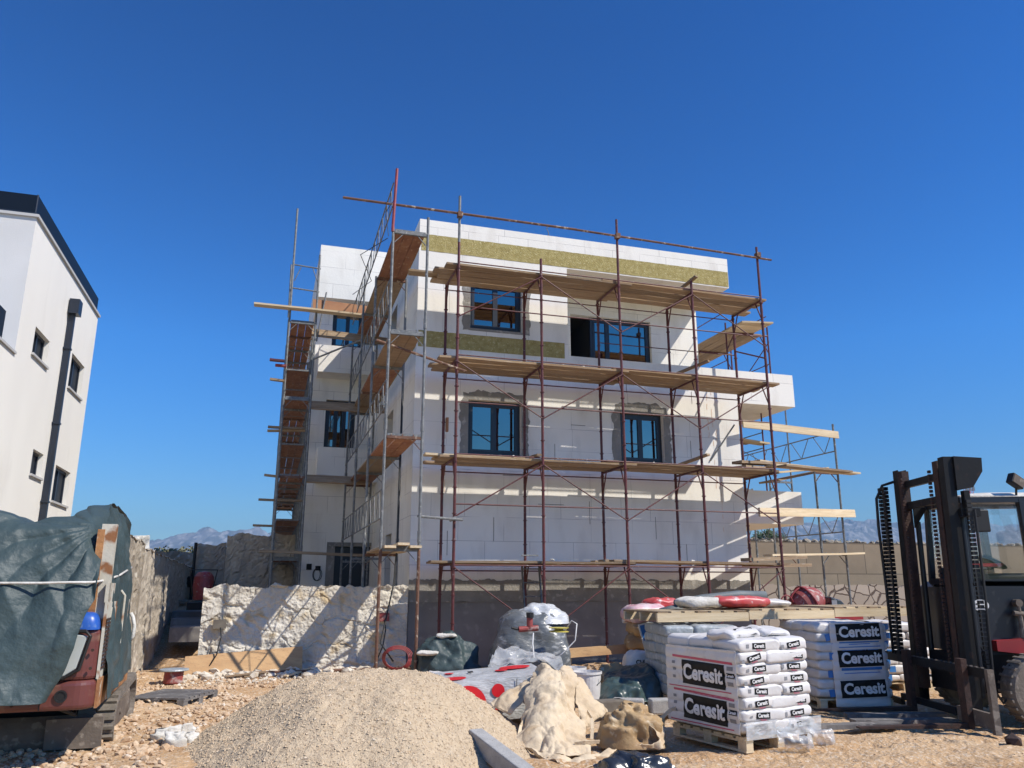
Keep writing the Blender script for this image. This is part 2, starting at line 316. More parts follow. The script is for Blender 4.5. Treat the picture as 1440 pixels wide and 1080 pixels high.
def heap(cx, cy, rx, ry, h, seed=0, amp=.08, fs=3., n=40, power=1.6, z0=0, rz=0, box=2.6):
    """a covered lump standing on the ground (closed at its foot)"""
    def fn(u, v):
        a = u*2*pi; c, s_ = cos(a), sin(a); k = (abs(c)**box+abs(s_)**box)**(-1/box)
        r = v*1.0; x = c*k*r*rx; y = s_*k*r*ry; z = h*(1-r**power)
        q = Vector((x*fs+seed, y*fs, z*fs)); d = noise.fractal(q, 1, 2, 3)*amp*.5+(noise.voronoi(q*1.1)[0][0]-.45)*amp*2.0+(noise.voronoi(q*2.9)[0][0]-.45)*amp*.8
        d *= min(1, (z/h)*3+.15)
        xx, yy = x+c*d, y+s_*d
        return Vector((cx+xx*cos(rz)-yy*sin(rz), cy+xx*sin(rz)+yy*cos(rz), z0+max(0, z+d*.8) if v < .999 else z0-.02))
    return MB().grid(n*2, n, fn)
def text(body, size, matn, name='lettering', bold=.02, ex=.002, sx=1., shear=0):
    cu = D.curves.new(name, 'FONT'); cu.body = body; cu.size = size; cu.extrude = ex; cu.offset = bold*size; cu.align_x = 'CENTER'; cu.align_y = 'CENTER'; cu.shear = shear; cu.resolution_u = 3
    o = D.objects.new('tmp', cu); COL.objects.link(o); dg = bpy.context.evaluated_depsgraph_get(); me = D.meshes.new_from_object(o.evaluated_get(dg)); D.objects.remove(o); D.curves.remove(cu)
    me.name = name; me.materials.clear(); me.materials.append(MT[matn])
    for v in me.vertices: v.co.x *= sx
    return me
def put(name, me, parent, loc, xdir, ydir, label=None):
    """lay a mesh with its X along xdir and Y along ydir, under a parent (local frame)"""
    o = D.objects.new(name, me); COL.objects.link(o); o.parent = parent
    x = Vector(xdir).normalized(); y = Vector(ydir); y = (y-x*y.dot(x)).normalized(); z = x.cross(y)
    M = Matrix((x, y, z)).transposed().to_4x4(); M.translation = Vector(loc); o.matrix_basis = M
    if label: o['label'] = label
    return o
def dup(root, loc=None, rz=None, label=None, group=None):
    c = root.copy(); COL.objects.link(c)
    for ch in root.children:
        d = ch.copy(); COL.objects.link(d); d.parent = c
        for g in ch.children: e = g.copy(); COL.objects.link(e); e.parent = d
    if loc is not None: c.location = loc
    if rz is not None: c.rotation_euler = (0, 0, rz)
    if label: c['label'] = label
    if group: c['group'] = group
    return c
ORD = ['lowest', 'second', 'third', 'fourth', 'fifth', 'sixth', 'seventh', 'eighth', 'ninth', 'tenth']
# ------------------------------------------------------------------ camera, light, sky
cd = D.cameras.new('camera'); co = D.objects.new('camera', cd); COL.objects.link(co); SC.camera = co
cd.sensor_fit = 'HORIZONTAL'; cd.sensor_width = 36; cd.lens = F/1440*36; cd.clip_end = 20000; cd.clip_start = .05
co.location = (0, 0, EYE); co.rotation_euler = (pi/2+PITCH, 0, 0)
SUN = (N*-1 + U*1.16 + Vector((0, 0, 1.60))).normalized()
sl = D.lights.new('sun', 'SUN'); sl.energy = 3.75; sl.angle = radians(.53); sl.color = (1, .94, .85)
so = D.objects.new('sun', sl); COL.objects.link(so); so.rotation_euler = SUN.to_track_quat('Z', 'Y').to_euler(); so.location = (10, -10, 30)
W_ = D.worlds.new('World'); SC.world = W_; W_.use_nodes = True; nt = W_.node_tree; bg = nt.nodes['Background']
sk = nt.nodes.new('ShaderNodeTexSky'); sk.sky_type = 'NISHITA'; sk.sun_disc = False
sk.sun_elevation = math.asin(SUN.z); sk.sun_rotation = math.atan2(SUN.x, SUN.y); sk.altitude = 0; sk.air_density = 1.0; sk.dust_density = .05; sk.ozone_density = 3.5
hs = nt.nodes.new('ShaderNodeHueSaturation'); hs.inputs['Saturation'].default_value = 1.28; hs.inputs['Value'].default_value = 1.0
gm = nt.nodes.new('ShaderNodeGamma'); gm.inputs[1].default_value = 1.38
tn = nt.nodes.new('ShaderNodeMix'); tn.data_type = 'RGBA'; tn.blend_type = 'MULTIPLY'; tn.inputs[0].default_value = 1; tn.inputs[7].default_value = (.36, .58, .62, 1)
nt.links.new(sk.outputs[0], hs.inputs['Color']); nt.links.new(hs.outputs[0], gm.inputs[0]); nt.links.new(gm.outputs[0], tn.inputs[6]); 
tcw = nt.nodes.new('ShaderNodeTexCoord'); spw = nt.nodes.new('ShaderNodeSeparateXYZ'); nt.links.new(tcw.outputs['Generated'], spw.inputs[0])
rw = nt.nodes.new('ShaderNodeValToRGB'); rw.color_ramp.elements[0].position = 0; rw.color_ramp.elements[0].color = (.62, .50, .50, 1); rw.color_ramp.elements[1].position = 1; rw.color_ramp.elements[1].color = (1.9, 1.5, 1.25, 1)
for p_, c_ in ((.11, (.82, .66, .70)), (.28, (1, .98, 1)), (.62, (.88, .90, .93)), (.66, (.90, .92, .93)), (.80, (2.0, 1.55, 1.25))): e_ = rw.color_ramp.elements.new(p_); e_.color = (*c_, 1)  # upper stops, above the view, brightened and warmed as added fill light
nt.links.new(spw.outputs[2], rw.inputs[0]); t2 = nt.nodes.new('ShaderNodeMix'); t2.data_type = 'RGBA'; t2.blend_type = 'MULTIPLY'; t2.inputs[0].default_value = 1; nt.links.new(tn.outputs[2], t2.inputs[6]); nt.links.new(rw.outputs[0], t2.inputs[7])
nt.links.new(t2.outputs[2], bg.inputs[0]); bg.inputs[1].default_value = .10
SC.view_settings.view_transform = 'Standard'; SC.view_settings.look = 'None'; SC.view_settings.gamma = 1; SC.view_settings.exposure = .60
SC.render.engine = 'CYCLES'
SC.cycles.max_bounces = 8; SC.cycles.transparent_max_bounces = 12; SC.cycles.volume_bounces = 0

# ------------------------------------------------------------------ terrain
def H(x, y):
    s, n = sn(x, y)
    h = smooth((n-3.2)/6.)*smooth((-.6-s)/1.)*1.1
    if s > 6.5: h = max(h, smooth((n-7.95)/1.0)*3.0)
    h = max(h, smooth((n-17)/2.)*2.85)
    return h
def ground():
    def seq(a, b, fine0, fine1, d, g=1.25):
        o = []; x = fine0
        while x < fine1: o.append(x); x += d
        st = d; x = o[-1]
        while x < b: st = min(st*g, .4) if abs(x) < 40 else st*g; x += st; o.append(min(x, b))
        st = d; x = fine0; pre = []
        while x > a: st = min(st*g, .4) if abs(x) < 40 else st*g; x -= st; pre.append(max(x, a))
        return pre[::-1]+o
    X = seq(-9000, 9000, -8.5, 8.5, .055, 1.22); Y = seq(-60, 14000, 5.2, 17.5, .06, 1.22)
    mb = MB(); k = len(X)
    for y in Y:
        for x in X:
            z = H(x, y)
            if abs(x) < 30 and y < 60:
                z += nz(x*.35, y*.35, 3)*.09+nz(x*1.7, y*1.7, 9)*.028+(nz(x*9, y*9, 5, 3)*.016 if 4 < y < 19 else 0)
                if 7 < y < 12.5 and x > .5: z -= .02
                if x > -.6 and 6.4 < y < 12:
                    for k_, sl, wd in ((7.35, .20, .13), (8.05, .24, .13), (9.9, -.05, .16)):
                        q_ = (y-k_-sl*(x-1))/wd; z += (-.032*math.exp(-q_*q_)+.016*math.exp(-(abs(q_)-1.5)**2*3))*(.8+.5*nz(x*2, y, 2)+.3*math.sin(x*38)*(abs(q_) < .8))
                # loose spoil under the digger and at the left
                z += .07*smooth((-1.6-x)/2.)*smooth((12.5-y)/2.)
            mb.v.append((x, y, z))
    mb.f = [(j*k+i, j*k+i+1, (j+1)*k+i+1, (j+1)*k+i) for j in range(len(Y)-1) for i in range(k-1)]; mb.m = [0]*len(mb.f)
    top('ground', mb, 'dirt', None, None, kind='structure', keep=True, sm=False)
ground()
def gh(x, y): return H(x, y)+nz(x*.35, y*.35, 3)*.09+nz(x*1.7, y*1.7, 9)*.028+.07*smooth((-1.6-x)/2.)*smooth((12.5-y)/2.)-(.02 if 7 < y < 12.5 and x > .5 else 0)
def mountains():
    Dm = 3000.
    prof = [(-400, 772), (0, 772), (150, 765), (215, 752), (260, 744), (300, 740), (340, 737), (380, 741), (430, 752), (520, 766), (700, 775), (900, 772), (1040, 757), (1110, 738), (1150, 729), (1185, 721), (1215, 718), (1250, 725), (1290, 735), (1330, 727), (1370, 731), (1440, 737), (1540, 728), (1700, 742), (2000, 760)]
    def ph(px):
        for (a, ya), (b, yb) in zip(prof, prof[1:]):
            if a <= px <= b: return ya+(yb-ya)*smooth((px-a)/(b-a))
        return 775
    def fn(u, v):
        px = -350+u*2250; d = ray(px, 760); x = d.x/d.y; y = Dm+v*1400
        top_ = at(px, ph(px), Dm+500).z
        k = math.exp(-((v-.42)/.26)**2); X = x*(Dm+500)
        g = noise.ridged_multi_fractal(Vector((X/420., y/520., 2)), 1., 2.1, 7, 1., 2.)
        z = top_*k*(.70+.20*g)+nz(X/90., y/110., 1)*26*k-6
        return Vector((X*(1+.12*(v-.42)), y, z))
    top('hills', MB().grid(620, 70, fn), 'mountain', None, None, kind='structure', keep=True, sm=False)
mountains()
hz = MB().box((-4600, -25, -2), (4600, 4700, 330))
hm = D.materials.new('haze_air'); hm.use_nodes = True; hn = hm.node_tree; hn.nodes.remove(hn.nodes['Principled BSDF'])
pv = hn.nodes.new('ShaderNodeVolumePrincipled'); pv.inputs['Color'].default_value = (.38, .60, .86, 1); pv.inputs['Density'].default_value = .00023; pv.inputs['Anisotropy'].default_value = 0
hn.links.new(pv.outputs[0], hn.nodes['Material Output'].inputs['Volume']); MT['haze_air'] = hm
HAZE = top('haze', hz, 'haze_air', None, None, kind='stuff', keep=True); HAZE.visible_shadow = True

# ------------------------------------------------------------------ the building under construction
NF = SW+.35                                # front wall plane
o0 = S(0, 0, 0)
B = E('apartment_building', S(-.57, NF, 0), PHI, 'three storey white apartment building clad in foam boards behind the scaffolding', 'building')
bs, bn = -.57, NF
def loc(s, n, z): return (s-bs, n-bn, z)
def wall_front(mb, s0, s1, z0, z1, n, holes, dep=.22):
    xs = sorted({s0, s1, *[h[0] for h in holes], *[h[1] for h in holes]}); zs = sorted({z0, z1, *[h[2] for h in holes], *[h[3] for h in holes]})
    for a, b in zip(xs, xs[1:]):
        for c, d in zip(zs, zs[1:]):
            m = ((a+b)/2, (c+d)/2)
            if any(h[0] < m[0] < h[1] and h[2] < m[1] < h[3] for h in holes): continue
            mb.add([loc(a, n, c), loc(b, n, c), loc(b, n, d), loc(a, n, d)], [(0, 1, 2, 3)])
    for h in holes:
        if len(h) > 4: continue
        a, b, c, d = h
        mb.add([loc(a, n, c), loc(b, n, c), loc(b, n, d), loc(a, n, d), loc(a, n+dep, c), loc(b, n+dep, c), loc(b, n+dep, d), loc(a, n+dep, d)], [(0, 4, 5, 1), (1, 5, 6, 2), (2, 6, 7, 3), (3, 7, 4, 0)])
ZT = 8.07+EYE; WB = .09+EYE; ZB0, ZB1 = 7.28+EYE, 5.13+EYE
A3 = (.63, 1.86, 5.58+EYE, 6.72+EYE); A2 = (.62, 1.83, 2.74+EYE, 3.94+EYE); B2 = (4.22, 5.32, 2.73+EYE, 3.88+EYE)
SR = 7.34; NB = 9.6
w = MB()
wall_front(w, bs, SR, WB, ZT, NF, [A3, A2, B2, (2.97, SR+.01, ZB1, ZB0, 1)])
# loggia on the top floor: left reveal, back wall, soffit, floor
RD = 1.5
dr = (3.62, 5.88, ZB1, 6.72+EYE)
w.add([loc(2.97, NF, ZB1), loc(2.97, NF+RD, ZB1), loc(2.97, NF+RD, ZB0), loc(2.97, NF, ZB0)], [(0, 1, 2, 3)])
wall_front(w, 2.97, 7.25, ZB1-.8, ZB0, NF+RD, [dr])
w.add([loc(2.97, NF, ZB0), loc(2.97, NF+RD, ZB0), loc(SR, NF+RD, ZB0), loc(SR, NF, ZB0)], [(0, 1, 2, 3)])
w.add([loc(2.97, NF+.2, ZB1-.8), loc(2.97, NF+RD, ZB1-.8), loc(9, NF+RD, ZB1-.8), loc(9, NF+.2, ZB1-.8)], [(0, 3, 2, 1)])
w.add([loc(2.97, NF, ZB1), loc(SR, NF, ZB1), loc(SR, NF+.2, ZB1), loc(2.97, NF+.2, ZB1)], [(0, 1, 2, 3)])
w.add([loc(2.97, NF+.2, ZB1), loc(SR, NF+.2, ZB1), loc(SR, NF+.2, ZB1-.8), loc(2.97, NF+.2, ZB1-.8)], [(0, 1, 2, 3)])
# right side, back, roof, left side (with the side door)
w.add([loc(SR, NF, WB), loc(SR, NB, WB), loc(SR, NB, ZB1-.8), loc(SR, NF, ZB1-.8)], [(0, 1, 2, 3)])
w.add([loc(7.25, NF+RD, ZB1-.8), loc(7.25, NB, ZB1-.8), loc(7.25, NB, ZT), loc(7.25, NF+RD, ZT)], [(0, 1, 2, 3)])
w.box(loc(SR-.3, NF, ZB0)[0:3], loc(SR, NF+RD+.6, ZT)) if 0 else None
w.add([loc(SR, NF, ZB0), loc(SR, NF+RD+.3, ZB0), loc(SR, NF+RD+.3, ZT), loc(SR, NF, ZT)], [(0, 1, 2, 3)])
w.add([loc(bs, NF, ZT-.35), loc(SR, NF, ZT-.35), loc(SR, NB, ZT-.35), loc(bs, NB, ZT-.35)], [(0, 1, 2, 3)])
w.add([loc(bs, NF, ZT), loc(SR, NF, ZT), loc(SR, NF+.3, ZT), loc(bs, NF+.3, ZT)], [(0, 1, 2, 3)])
w.add([loc(bs+.3, NF+.3, ZT), loc(SR, NF+.3, ZT), loc(SR, NF+.3, ZT-.35), loc(bs+.3, NF+.3, ZT-.35)], [(0, 3, 2, 1)])
w.add([loc(bs, NF+.3, ZT), loc(bs+.3, NF+.3, ZT), loc(bs+.3, NB, ZT), loc(bs, NB, ZT)], [(0, 1, 2, 3)])
sdn0, sdn1 = sd(549, 790, bs)[0], sd(541, 790, bs)[0]; sdz = sd(545, 752, bs)[1]
def side_wall(mb, s, n0, n1, z0, z1, holes, dep=.22):
    xs = sorted({n0, n1, *[h[0] for h in holes], *[h[1] for h in holes]}); zs = sorted({z0, z1, *[h[2] for h in holes], *[h[3] for h in holes]})
    for a, b in zip(xs, xs[1:]):
        for c, d in zip(zs, zs[1:]):
            if any(h[0] < (a+b)/2 < h[1] and h[2] < (c+d)/2 < h[3] for h in holes): continue
            mb.add([loc(s, a, c), loc(s, b, c), loc(s, b, d), loc(s, a, d)], [(0, 3, 2, 1)])
    for a, b, c, d in holes:
        mb.add([loc(s, a, c), loc(s, b, c), loc(s, b, d), loc(s, a, d), loc(s+dep, a, c), loc(s+dep, b, c), loc(s+dep, b, d), loc(s+dep, a, d)], [(0, 1, 5, 4), (1, 2, 6, 5), (2, 3, 7, 6), (3, 0, 4, 7)])
sdoor = (sdn0, sdn1, .15, sdz); swin = (4.6, 5.9, 3.0+EYE, 4.3+EYE); swin3 = (4.6, 5.9, 5.9+EYE, 7.1+EYE)
side_wall(w, bs, NF, NB, 0, ZT, [sdoor, swin, swin3])
part('wall', w, 'foam_board', B)
# upper band casts: the wing, stepping forward at the far left
NW = 7.8; NWF = 7.05; WL = fr(436, 600, 7.8)[0]; WT = fr(451, 344, NWF)[1]
g = MB(); ww3 = (*sorted((fr(469, 437, NW)[0], fr(512, 437, NW)[0])), fr(485, 490, NW)[1], fr(469, 435, NW)[1]); ww2 = (fr(459, 560, NW)[0], fr(501, 560, NW)[0], fr(480, 628, NW)[1]-.12, fr(480, 563, NW)[1])
wdo = (fr(470, 790, NW)[0], fr(521, 790, NW)[0], .9, fr(490, 768, NW)[1])
wall_front(g, WL, bs, .3, WT, NW, [ww3, ww2, wdo])
g.add([loc(WL, NW, .3), loc(WL, NW+7, .3), loc(WL, NW+7, WT-.1), loc(WL, NW, WT-.1)], [(0, 3, 2, 1)])
part('wing_wall', g, 'foam_board', B)
z8 = fr(447, 417, NWF)[1]
g = MB().box(loc(fr(447, 417, NWF)[0], NWF, z8), loc(.9, NW+6, WT)); part('wing_parapet', g, 'foam_board', B)
g = MB().box(loc(fr(447, 522, NWF)[0], NWF, fr(447, 522, NWF)[1]), loc(bs-.003, NW-.003, fr(447, 484, NWF)[1])); part('wing_balcony', g, 'foam_board', B)
g = MB().box(loc(fr(446, 650, NWF)[0], NWF, fr(444, 675, NWF)[1]), loc(bs-.003, NW-.003, fr(447, 628, NWF)[1])); part('wing_balcony', g, 'foam_board', B)
# right balconies
g = MB(); a, b = loc(SR+.003, NF+.003, 4.31+EYE), loc(9.0, NF+.2, ZB1-.003); g.box(a, b); g.box(loc(8.8, NF+.202, 4.31+EYE), loc(9.0, 5.2, ZB1-.003)); g.box(loc(SR+.003, NF+.202, 4.31+EYE), loc(8.798, 5.2, 4.45+EYE)); part('balcony', g, 'foam_board', B)
g = MB(); g.box(loc(SR+.003, NF+.003, 1.41+EYE), loc(8.95, NF+.2, 2.19+EYE)); g.box(loc(8.75, NF+.202, 1.41+EYE), loc(8.95, 5.2, 2.19+EYE)); g.box(loc(SR+.003, NF+.202, 1.41+EYE), loc(8.748, 5.2, 1.55+EYE)); part('balcony', g, 'foam_board', B)
# insulation bands, a few mm proud
def band(s0, s1, z0, z1, n=NF-.004): 
    g = MB(); k = max(2, int((s1-s0)/.12)); g.box(loc(s0, n, z0), loc(s1, n+.003, z1)); return g
def wavy(s0, s1, z0, z1, n, t=.004, am=.012, seed=0):
    g = MB(); K = int((s1-s0)/.05)+2; vs = []
    for i in range(K+1):
        x = s0+(s1-s0)*i/K; vs += [loc(x, n, z0+nz(x*5, seed)*am), loc(x, n, z1+nz(x*5, seed+9)*am)]
    g.add(vs, [(2*i, 2*i+2, 2*i+3, 2*i+1) for i in range(K)]); return g
part('insulation_band', wavy(-.52, SR+.0, 7.31+EYE, 7.71+EYE, NF-.006, am=.006), 'rockwool', B)
part('insulation_band', wavy(-.53, 2.88, 5.05+EYE, 5.42+EYE, NF-.006, am=.004), 'rockwool', B)
for z0, z1, n1 in ((7.31, 7.71, 8.1), (5.05, 5.42, 8.1), (2.3, 2.5, 3.2)):
    if z0 < 3: continue
    g = MB().add([loc(bs-.006, NF+.0, z0+EYE), loc(bs-.006, n1, z0+EYE), loc(bs-.006, n1, z1+EYE), loc(bs-.006, NF+.0, z1+EYE)], [(0, 3, 2, 1)]); part('insulation_band', g, 'rockwool', B)
# plinth with ragged cement edge
g = MB(); g.box(loc(bs+.012, NF+.03, 0), loc(SR-.02, NF+.25, WB)); g.add([loc(bs+.012, NF+.03, WB), loc(SR, NF+.03, WB), loc(SR, NF, WB+.001), loc(bs, NF, WB+.001)], [(0, 1, 2, 3)]); part('plinth', g, 'plinth_grey', B)
g = MB(); K = 220; vs = []
for i in range(K+1):
    x = bs+(SR-bs)*i/K; vs += [loc(x, NF-.008, WB-.42-(.02*nz(x*3, 4))), loc(x, NF-.008, WB+.02+nz(x*4, 2)*.06+nz(x*17, 6)*.02)]
g.add(vs, [(2*i, 2*i+2, 2*i+3, 2*i+1) for i in range(K)])
g.add([loc(bs, NF-.008, WB-.42), loc(SR, NF-.008, WB-.42), loc(SR, NF+.03, WB-.42), loc(bs, NF+.03, WB-.42)], [(0, 3, 2, 1)]); part('cement_edge', g, 'cement_patch', B)
def patch(s0, s1, z0, z1, hole, seed, n=NF-.005, am=.05):
    """ragged render patch around an opening"""
    g = MB(); K = 30; out = []; inn = []
    def edge(t):
        t %= 4; k = int(t); u = t-k
        return [(s0+(s1-s0)*u, z1), (s1, z1+(z0-z1)*u), (s1+(s0-s1)*u, z0), (s0, z0+(z1-z0)*u)][k], [(hole[0]+(hole[1]-hole[0])*u, hole[3]), (hole[1], hole[3]+(hole[2]-hole[3])*u), (hole[1]+(hole[0]-hole[1])*u, hole[2]), (hole[0], hole[2]+(hole[3]-hole[2])*u)][k]
    T = 4*K; vs = []
    for i in range(T):
        o_, i_ = edge(i*4/T); cx, cz = (s0+s1)/2, (z0+z1)/2
        d = nz(o_[0]*4+seed, o_[1]*4)*am*1.6+nz(o_[0]*15+seed, o_[1]*15)*am*.5; dx, dz = o_[0]-cx, o_[1]-cz; r = math.hypot(dx, dz)
        cut = .10*max(0, (abs(dx)/((s1-s0)/2))*(abs(dz)/((z1-z0)/2))-.55)/.45 if dz > 0 else 0
        ox, oz = o_[0]+dx/r*(d-cut), o_[1]+dz/r*(d-cut)
        if o_[1] <= z0+1e-6: oz = max(oz, z0)
        vs += [loc(ox, n, oz), loc(i_[0], n, i_[1])]
    g.add(vs, [(2*i, 2*i+1, (2*i+3) % (2*T), (2*i+2) % (2*T)) for i in range(T)][::1]); return g
part('plaster_patch', patch(.44, 1.99, A2[2]-.03, 4.14+EYE, A2, 3), 'cement_patch', B)
part('plaster_patch', patch(4.02, 5.50, B2[2]-.03, 4.12+EYE, B2, 7), 'cement_patch', B)
part('plaster_patch', patch(.46, 2.03, A3[2]-.06, A3[3]+.12, A3, 5, am=.03), 'cement_patch', B)
def window(par, s0, s1, z0, z1, n, panes, tr=None, side=None, lock=True, fw_=.07):
    """frame with sashes; panes = list of (u0, u1) fractions; a transom bar at tr"""
    fr_ = MB(); f = fw_; P = (lambda a, b, c: loc(a, b, c)) if side is None else (lambda a, b, c: loc(side+(b-n), a, c))
    def bx(a, b): 
        p, q = P(*a), P(*b); fr_.box(tuple(min(x, y) for x, y in zip(p, q)), tuple(max(x, y) for x, y in zip(p, q)))
    bx((s0, n, z0), (s0+f, n+.08, z1)); bx((s1-f, n, z0), (s1, n+.08, z1)); bx((s0+f, n, z0), (s1-f, n+.08, z0+f)); bx((s0+f, n, z1-f), (s1-f, n+.08, z1))
    W = s1-s0-2*f; x0 = s0+f; 
    for i, (a, b) in enumerate(panes):
        a_, b_ = x0+W*a, x0+W*b; t = .055
        bx((a_, n-.012, z0+f), (a_+t, n+.06, z1-f)); bx((b_-t, n-.012, z0+f), (b_, n+.06, z1-f)); bx((a_+t, n-.012, z0+f), (b_-t, n+.06, z0+f+t)); bx((a_+t, n-.012, z1-f-t), (b_-t, n+.06, z1-f))
    o = part('window', fr_, 'frame_dark', par)
    for a, b in panes:
        a_, b_ = x0+W*a+.05, x0+W*b-.05; g_ = MB(); p, q = P(a_, n+.02, z0+f+.05), P(b_, n+.032, z1-f-.05); g_.box(tuple(min(x, y) for x, y in zip(p, q)), tuple(max(x, y) for x, y in zip(p, q))); part('pane', g_, 'pane_glass', o)
    return o
wa = window(B, *A2, NF+.13, [(0, .5), (.5, 1)]); wb = window(B, *B2, NF+.13, [(0, .5), (.5, 1)]); wc = window(B, *A3, NF+.13, [(0, .5), (.5, 1)])
# the open hole left of the loggia door, and the door itself
dd = window(B, dr[0]+.58, dr[1], ZB1-.75, dr[3], NF+RD+.1, [(0, .26), (.26, 1)])
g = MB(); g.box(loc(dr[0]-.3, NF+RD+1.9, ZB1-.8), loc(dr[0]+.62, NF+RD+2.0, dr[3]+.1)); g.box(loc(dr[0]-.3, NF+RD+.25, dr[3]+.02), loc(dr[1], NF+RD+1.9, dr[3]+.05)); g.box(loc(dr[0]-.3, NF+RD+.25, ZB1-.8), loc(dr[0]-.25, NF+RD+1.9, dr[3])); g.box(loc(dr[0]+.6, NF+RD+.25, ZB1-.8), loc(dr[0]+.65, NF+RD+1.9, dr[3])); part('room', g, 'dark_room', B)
window(B, *ww3, NW+.12, [(0, .5), (.5, 1)]); window(B, *ww2, NW+.12, [(0, .33), (.33, .66), (.66, 1)])
window(B, swin[0], swin[1], swin[2], swin[3], bs+.12, [(0, .5), (.5, 1)], side=bs+.12) if 0 else None
for q, nm in ((swin, 'side_opening'), (swin3, 'side_opening'), (sdoor, 'doorway')):
    g = MB().box(loc(bs+.20, q[0]-.02, q[2]-.02), loc(bs+.25, q[1]+.02, q[3]+.02)); part(nm, g, 'frame_dark', B)
g = MB().box(loc(wdo[0]-.02, NW+.2, wdo[2]), loc(wdo[1]+.02, NW+.26, wdo[3]+.02)); part('doorway', g, 'frame_dark', B)
# cement reveal round the wing doorway, socket boxes and a coil of cable
g = MB(); a0 = wdo[0]; g.box(loc(a0-.22, NW-.012, .9), loc(a0, NW-.004, wdo[3]+.1)); g.box(loc(a0, NW-.012, wdo[3]), loc(wdo[1], NW-.004, wdo[3]+.1)); part('plaster_patch', g, 'cement_patch', B)
p = fr(434, 797, NW); g = MB().box(loc(p[0]-.06, NW-.02, p[1]-.08), loc(p[0]+.08, NW-.004, p[1]+.08)); p = fr(447, 799, NW); g.box(loc(p[0]-.07, NW-.02, p[1]-.06), loc(p[0]+.07, NW-.004, p[1]+.06)); part('socket_box', g, 'ink_black', B)
g = MB(); c0 = fr(445, 808, NW)
for k in range(2): g.tube([loc(c0[0]+.10*cos(t)*(1+.1*k)+.03*k, NW-.02-.015*k, c0[1]+.16*sin(t)) for t in [i*2*pi/16 for i in range(17)]], .009)
part('cable_coil', g, 'hose_black', B)
g = MB(); g.bar(loc(fr(467, 350, NW)[0]-.1, NW+1, WT-.05), loc(fr(467, 350, NW)[0]-.1, NW+1, WT+.7), .018); part('roof_rod', g, 'galvanised', B)
p = fr(771, 320, NF+.2); g = MB().tube([loc(p[0], NF+.15, ZT-.02), loc(p[0]-.02, NF+.14, ZT+.16), loc(p[0]-.07, NF+.14, ZT+.26), loc(p[0]+.04, NF+.14, ZT+.33)], .010); part('roof_wire', g, 'galvanised', B)
# orange marking streaks of glue on the boards
g = MB()
for s_, z0, z1, ww_ in ((.10, 1.9, 4.0, .03), (6.62, 2.2, 4.9, .03), (6.74, 1.2, 3.6, .02), (6.5, 3.4, 4.5, .03), (6.70, 3.2, 3.7, .05)):
    K = 24
    for i in range(K):
        if nz(s_*9, i*.4) > .12: continue
        za, zb_ = z0+(z1-z0)*i/K, z0+(z1-z0)*(i+1)/K; d = nz(s_, i*.3)*.03; g.add([loc(s_+d, NF-.004, za+EYE), loc(s_+d+ww_*.7, NF-.004, za+EYE), loc(s_+d+ww_*.7, NF-.004, zb_+EYE), loc(s_+d, NF-.004, zb_+EYE)], [(0, 1, 2, 3)])
mat('glue_stain', (.70, .50, .36), (.72, .62, .52), sc=9, rough=.9); part('glue_streaks', g, 'glue_stain', B)
# small dark crack marks and open joints
g = MB()
for s_, z_, l, v in ((1.2, .9, .5, 1), (2.3, 3.3, .4, 1), (2.6, 2.6, .45, 1), (5.0, 1.0, .5, 1), (5.75, .5, .4, 1), (3.0, 3.5, .35, 0), (2.2, 1.7, .6, 0), (1.4, 2.3, .5, 0), (6.1, 4.2, .3, 1), (3.4, 1.3, .5, 1), (6.0, 2.9, .4, 1), (1.9, 2.0, .4, 1), (.2, .6, .5, 1), (4.4, 4.35, .4, 1), (2.1, 4.6, .35, 1), (6.3, 6.0, .0, 1)):
    t = .012
    g.add([loc(s_, NF-.003, z_+EYE), loc(s_+(t if v else l), NF-.003, z_+EYE), loc(s_+(t if v else l), NF-.003, z_+(l if v else t)+EYE), loc(s_, NF-.003, z_+(l if v else t)+EYE)], [(0, 1, 2, 3)])
part('open_joints', g, 'mortar', B)

# ------------------------------------------------------------------ white house on the left
HS = -8.3
hn1 = sd(138, 446, HS)[0]; hz1 = sd(138, 446, HS)[1]; hc = sd(50, 314, HS)[0]; tz = sd(24, 502, HS)[1]
HB = E('white_house', S(HS, hn1, 0), PHI, 'finished white rendered house with dark glass roof railing at the left edge', 'house')
def hl(s, n, z): return (s-HS, n-hn1, z)
def hp(name, mb, m, par=None, **k): return part(name, mb, m, par or HB, **k)
wins = []
for (x0, x1, yt, yb) in ((47, 70, 455, 507), (98, 118, 492, 555), (44, 60, 628, 674), (75, 97, 650, 712)):
    xm = (x0+x1)/2; n0, n1 = sorted((sd(x0, (yt+yb)/2, HS)[0], sd(x1, (yt+yb)/2, HS)[0])); z1 = sd(x0+3, yt+3, HS)[1]; z0 = sd(x0+3, yb-6, HS)[1]; wins.append((n0, n1, z0, z1))
g = MB()
def sw2(mb, s, n0, n1, z0, z1, holes, dep=.16):
    xs = sorted({n0, n1, *[h[0] for h in holes], *[h[1] for h in holes]}); zs = sorted({z0, z1, *[h[2] for h in holes], *[h[3] for h in holes]})
    for a, b in zip(xs, xs[1:]):
        for c, d in zip(zs, zs[1:]):
            if any(h[0] < (a+b)/2 < h[1] and h[2] < (c+d)/2 < h[3] for h in holes): continue
            mb.add([hl(s, a, c), hl(s, b, c), hl(s, b, d), hl(s, a, d)], [(0, 1, 2, 3)])
    for a, b, c, d in holes:
        mb.add([hl(s, a, c), hl(s, b, c), hl(s, b, d), hl(s, a, d), hl(s-dep, a, c), hl(s-dep, b, c), hl(s-dep, b, d), hl(s-dep, a, d)], [(0, 4, 5, 1), (1, 5, 6, 2), (2, 6, 7, 3), (3, 7, 4, 0)])
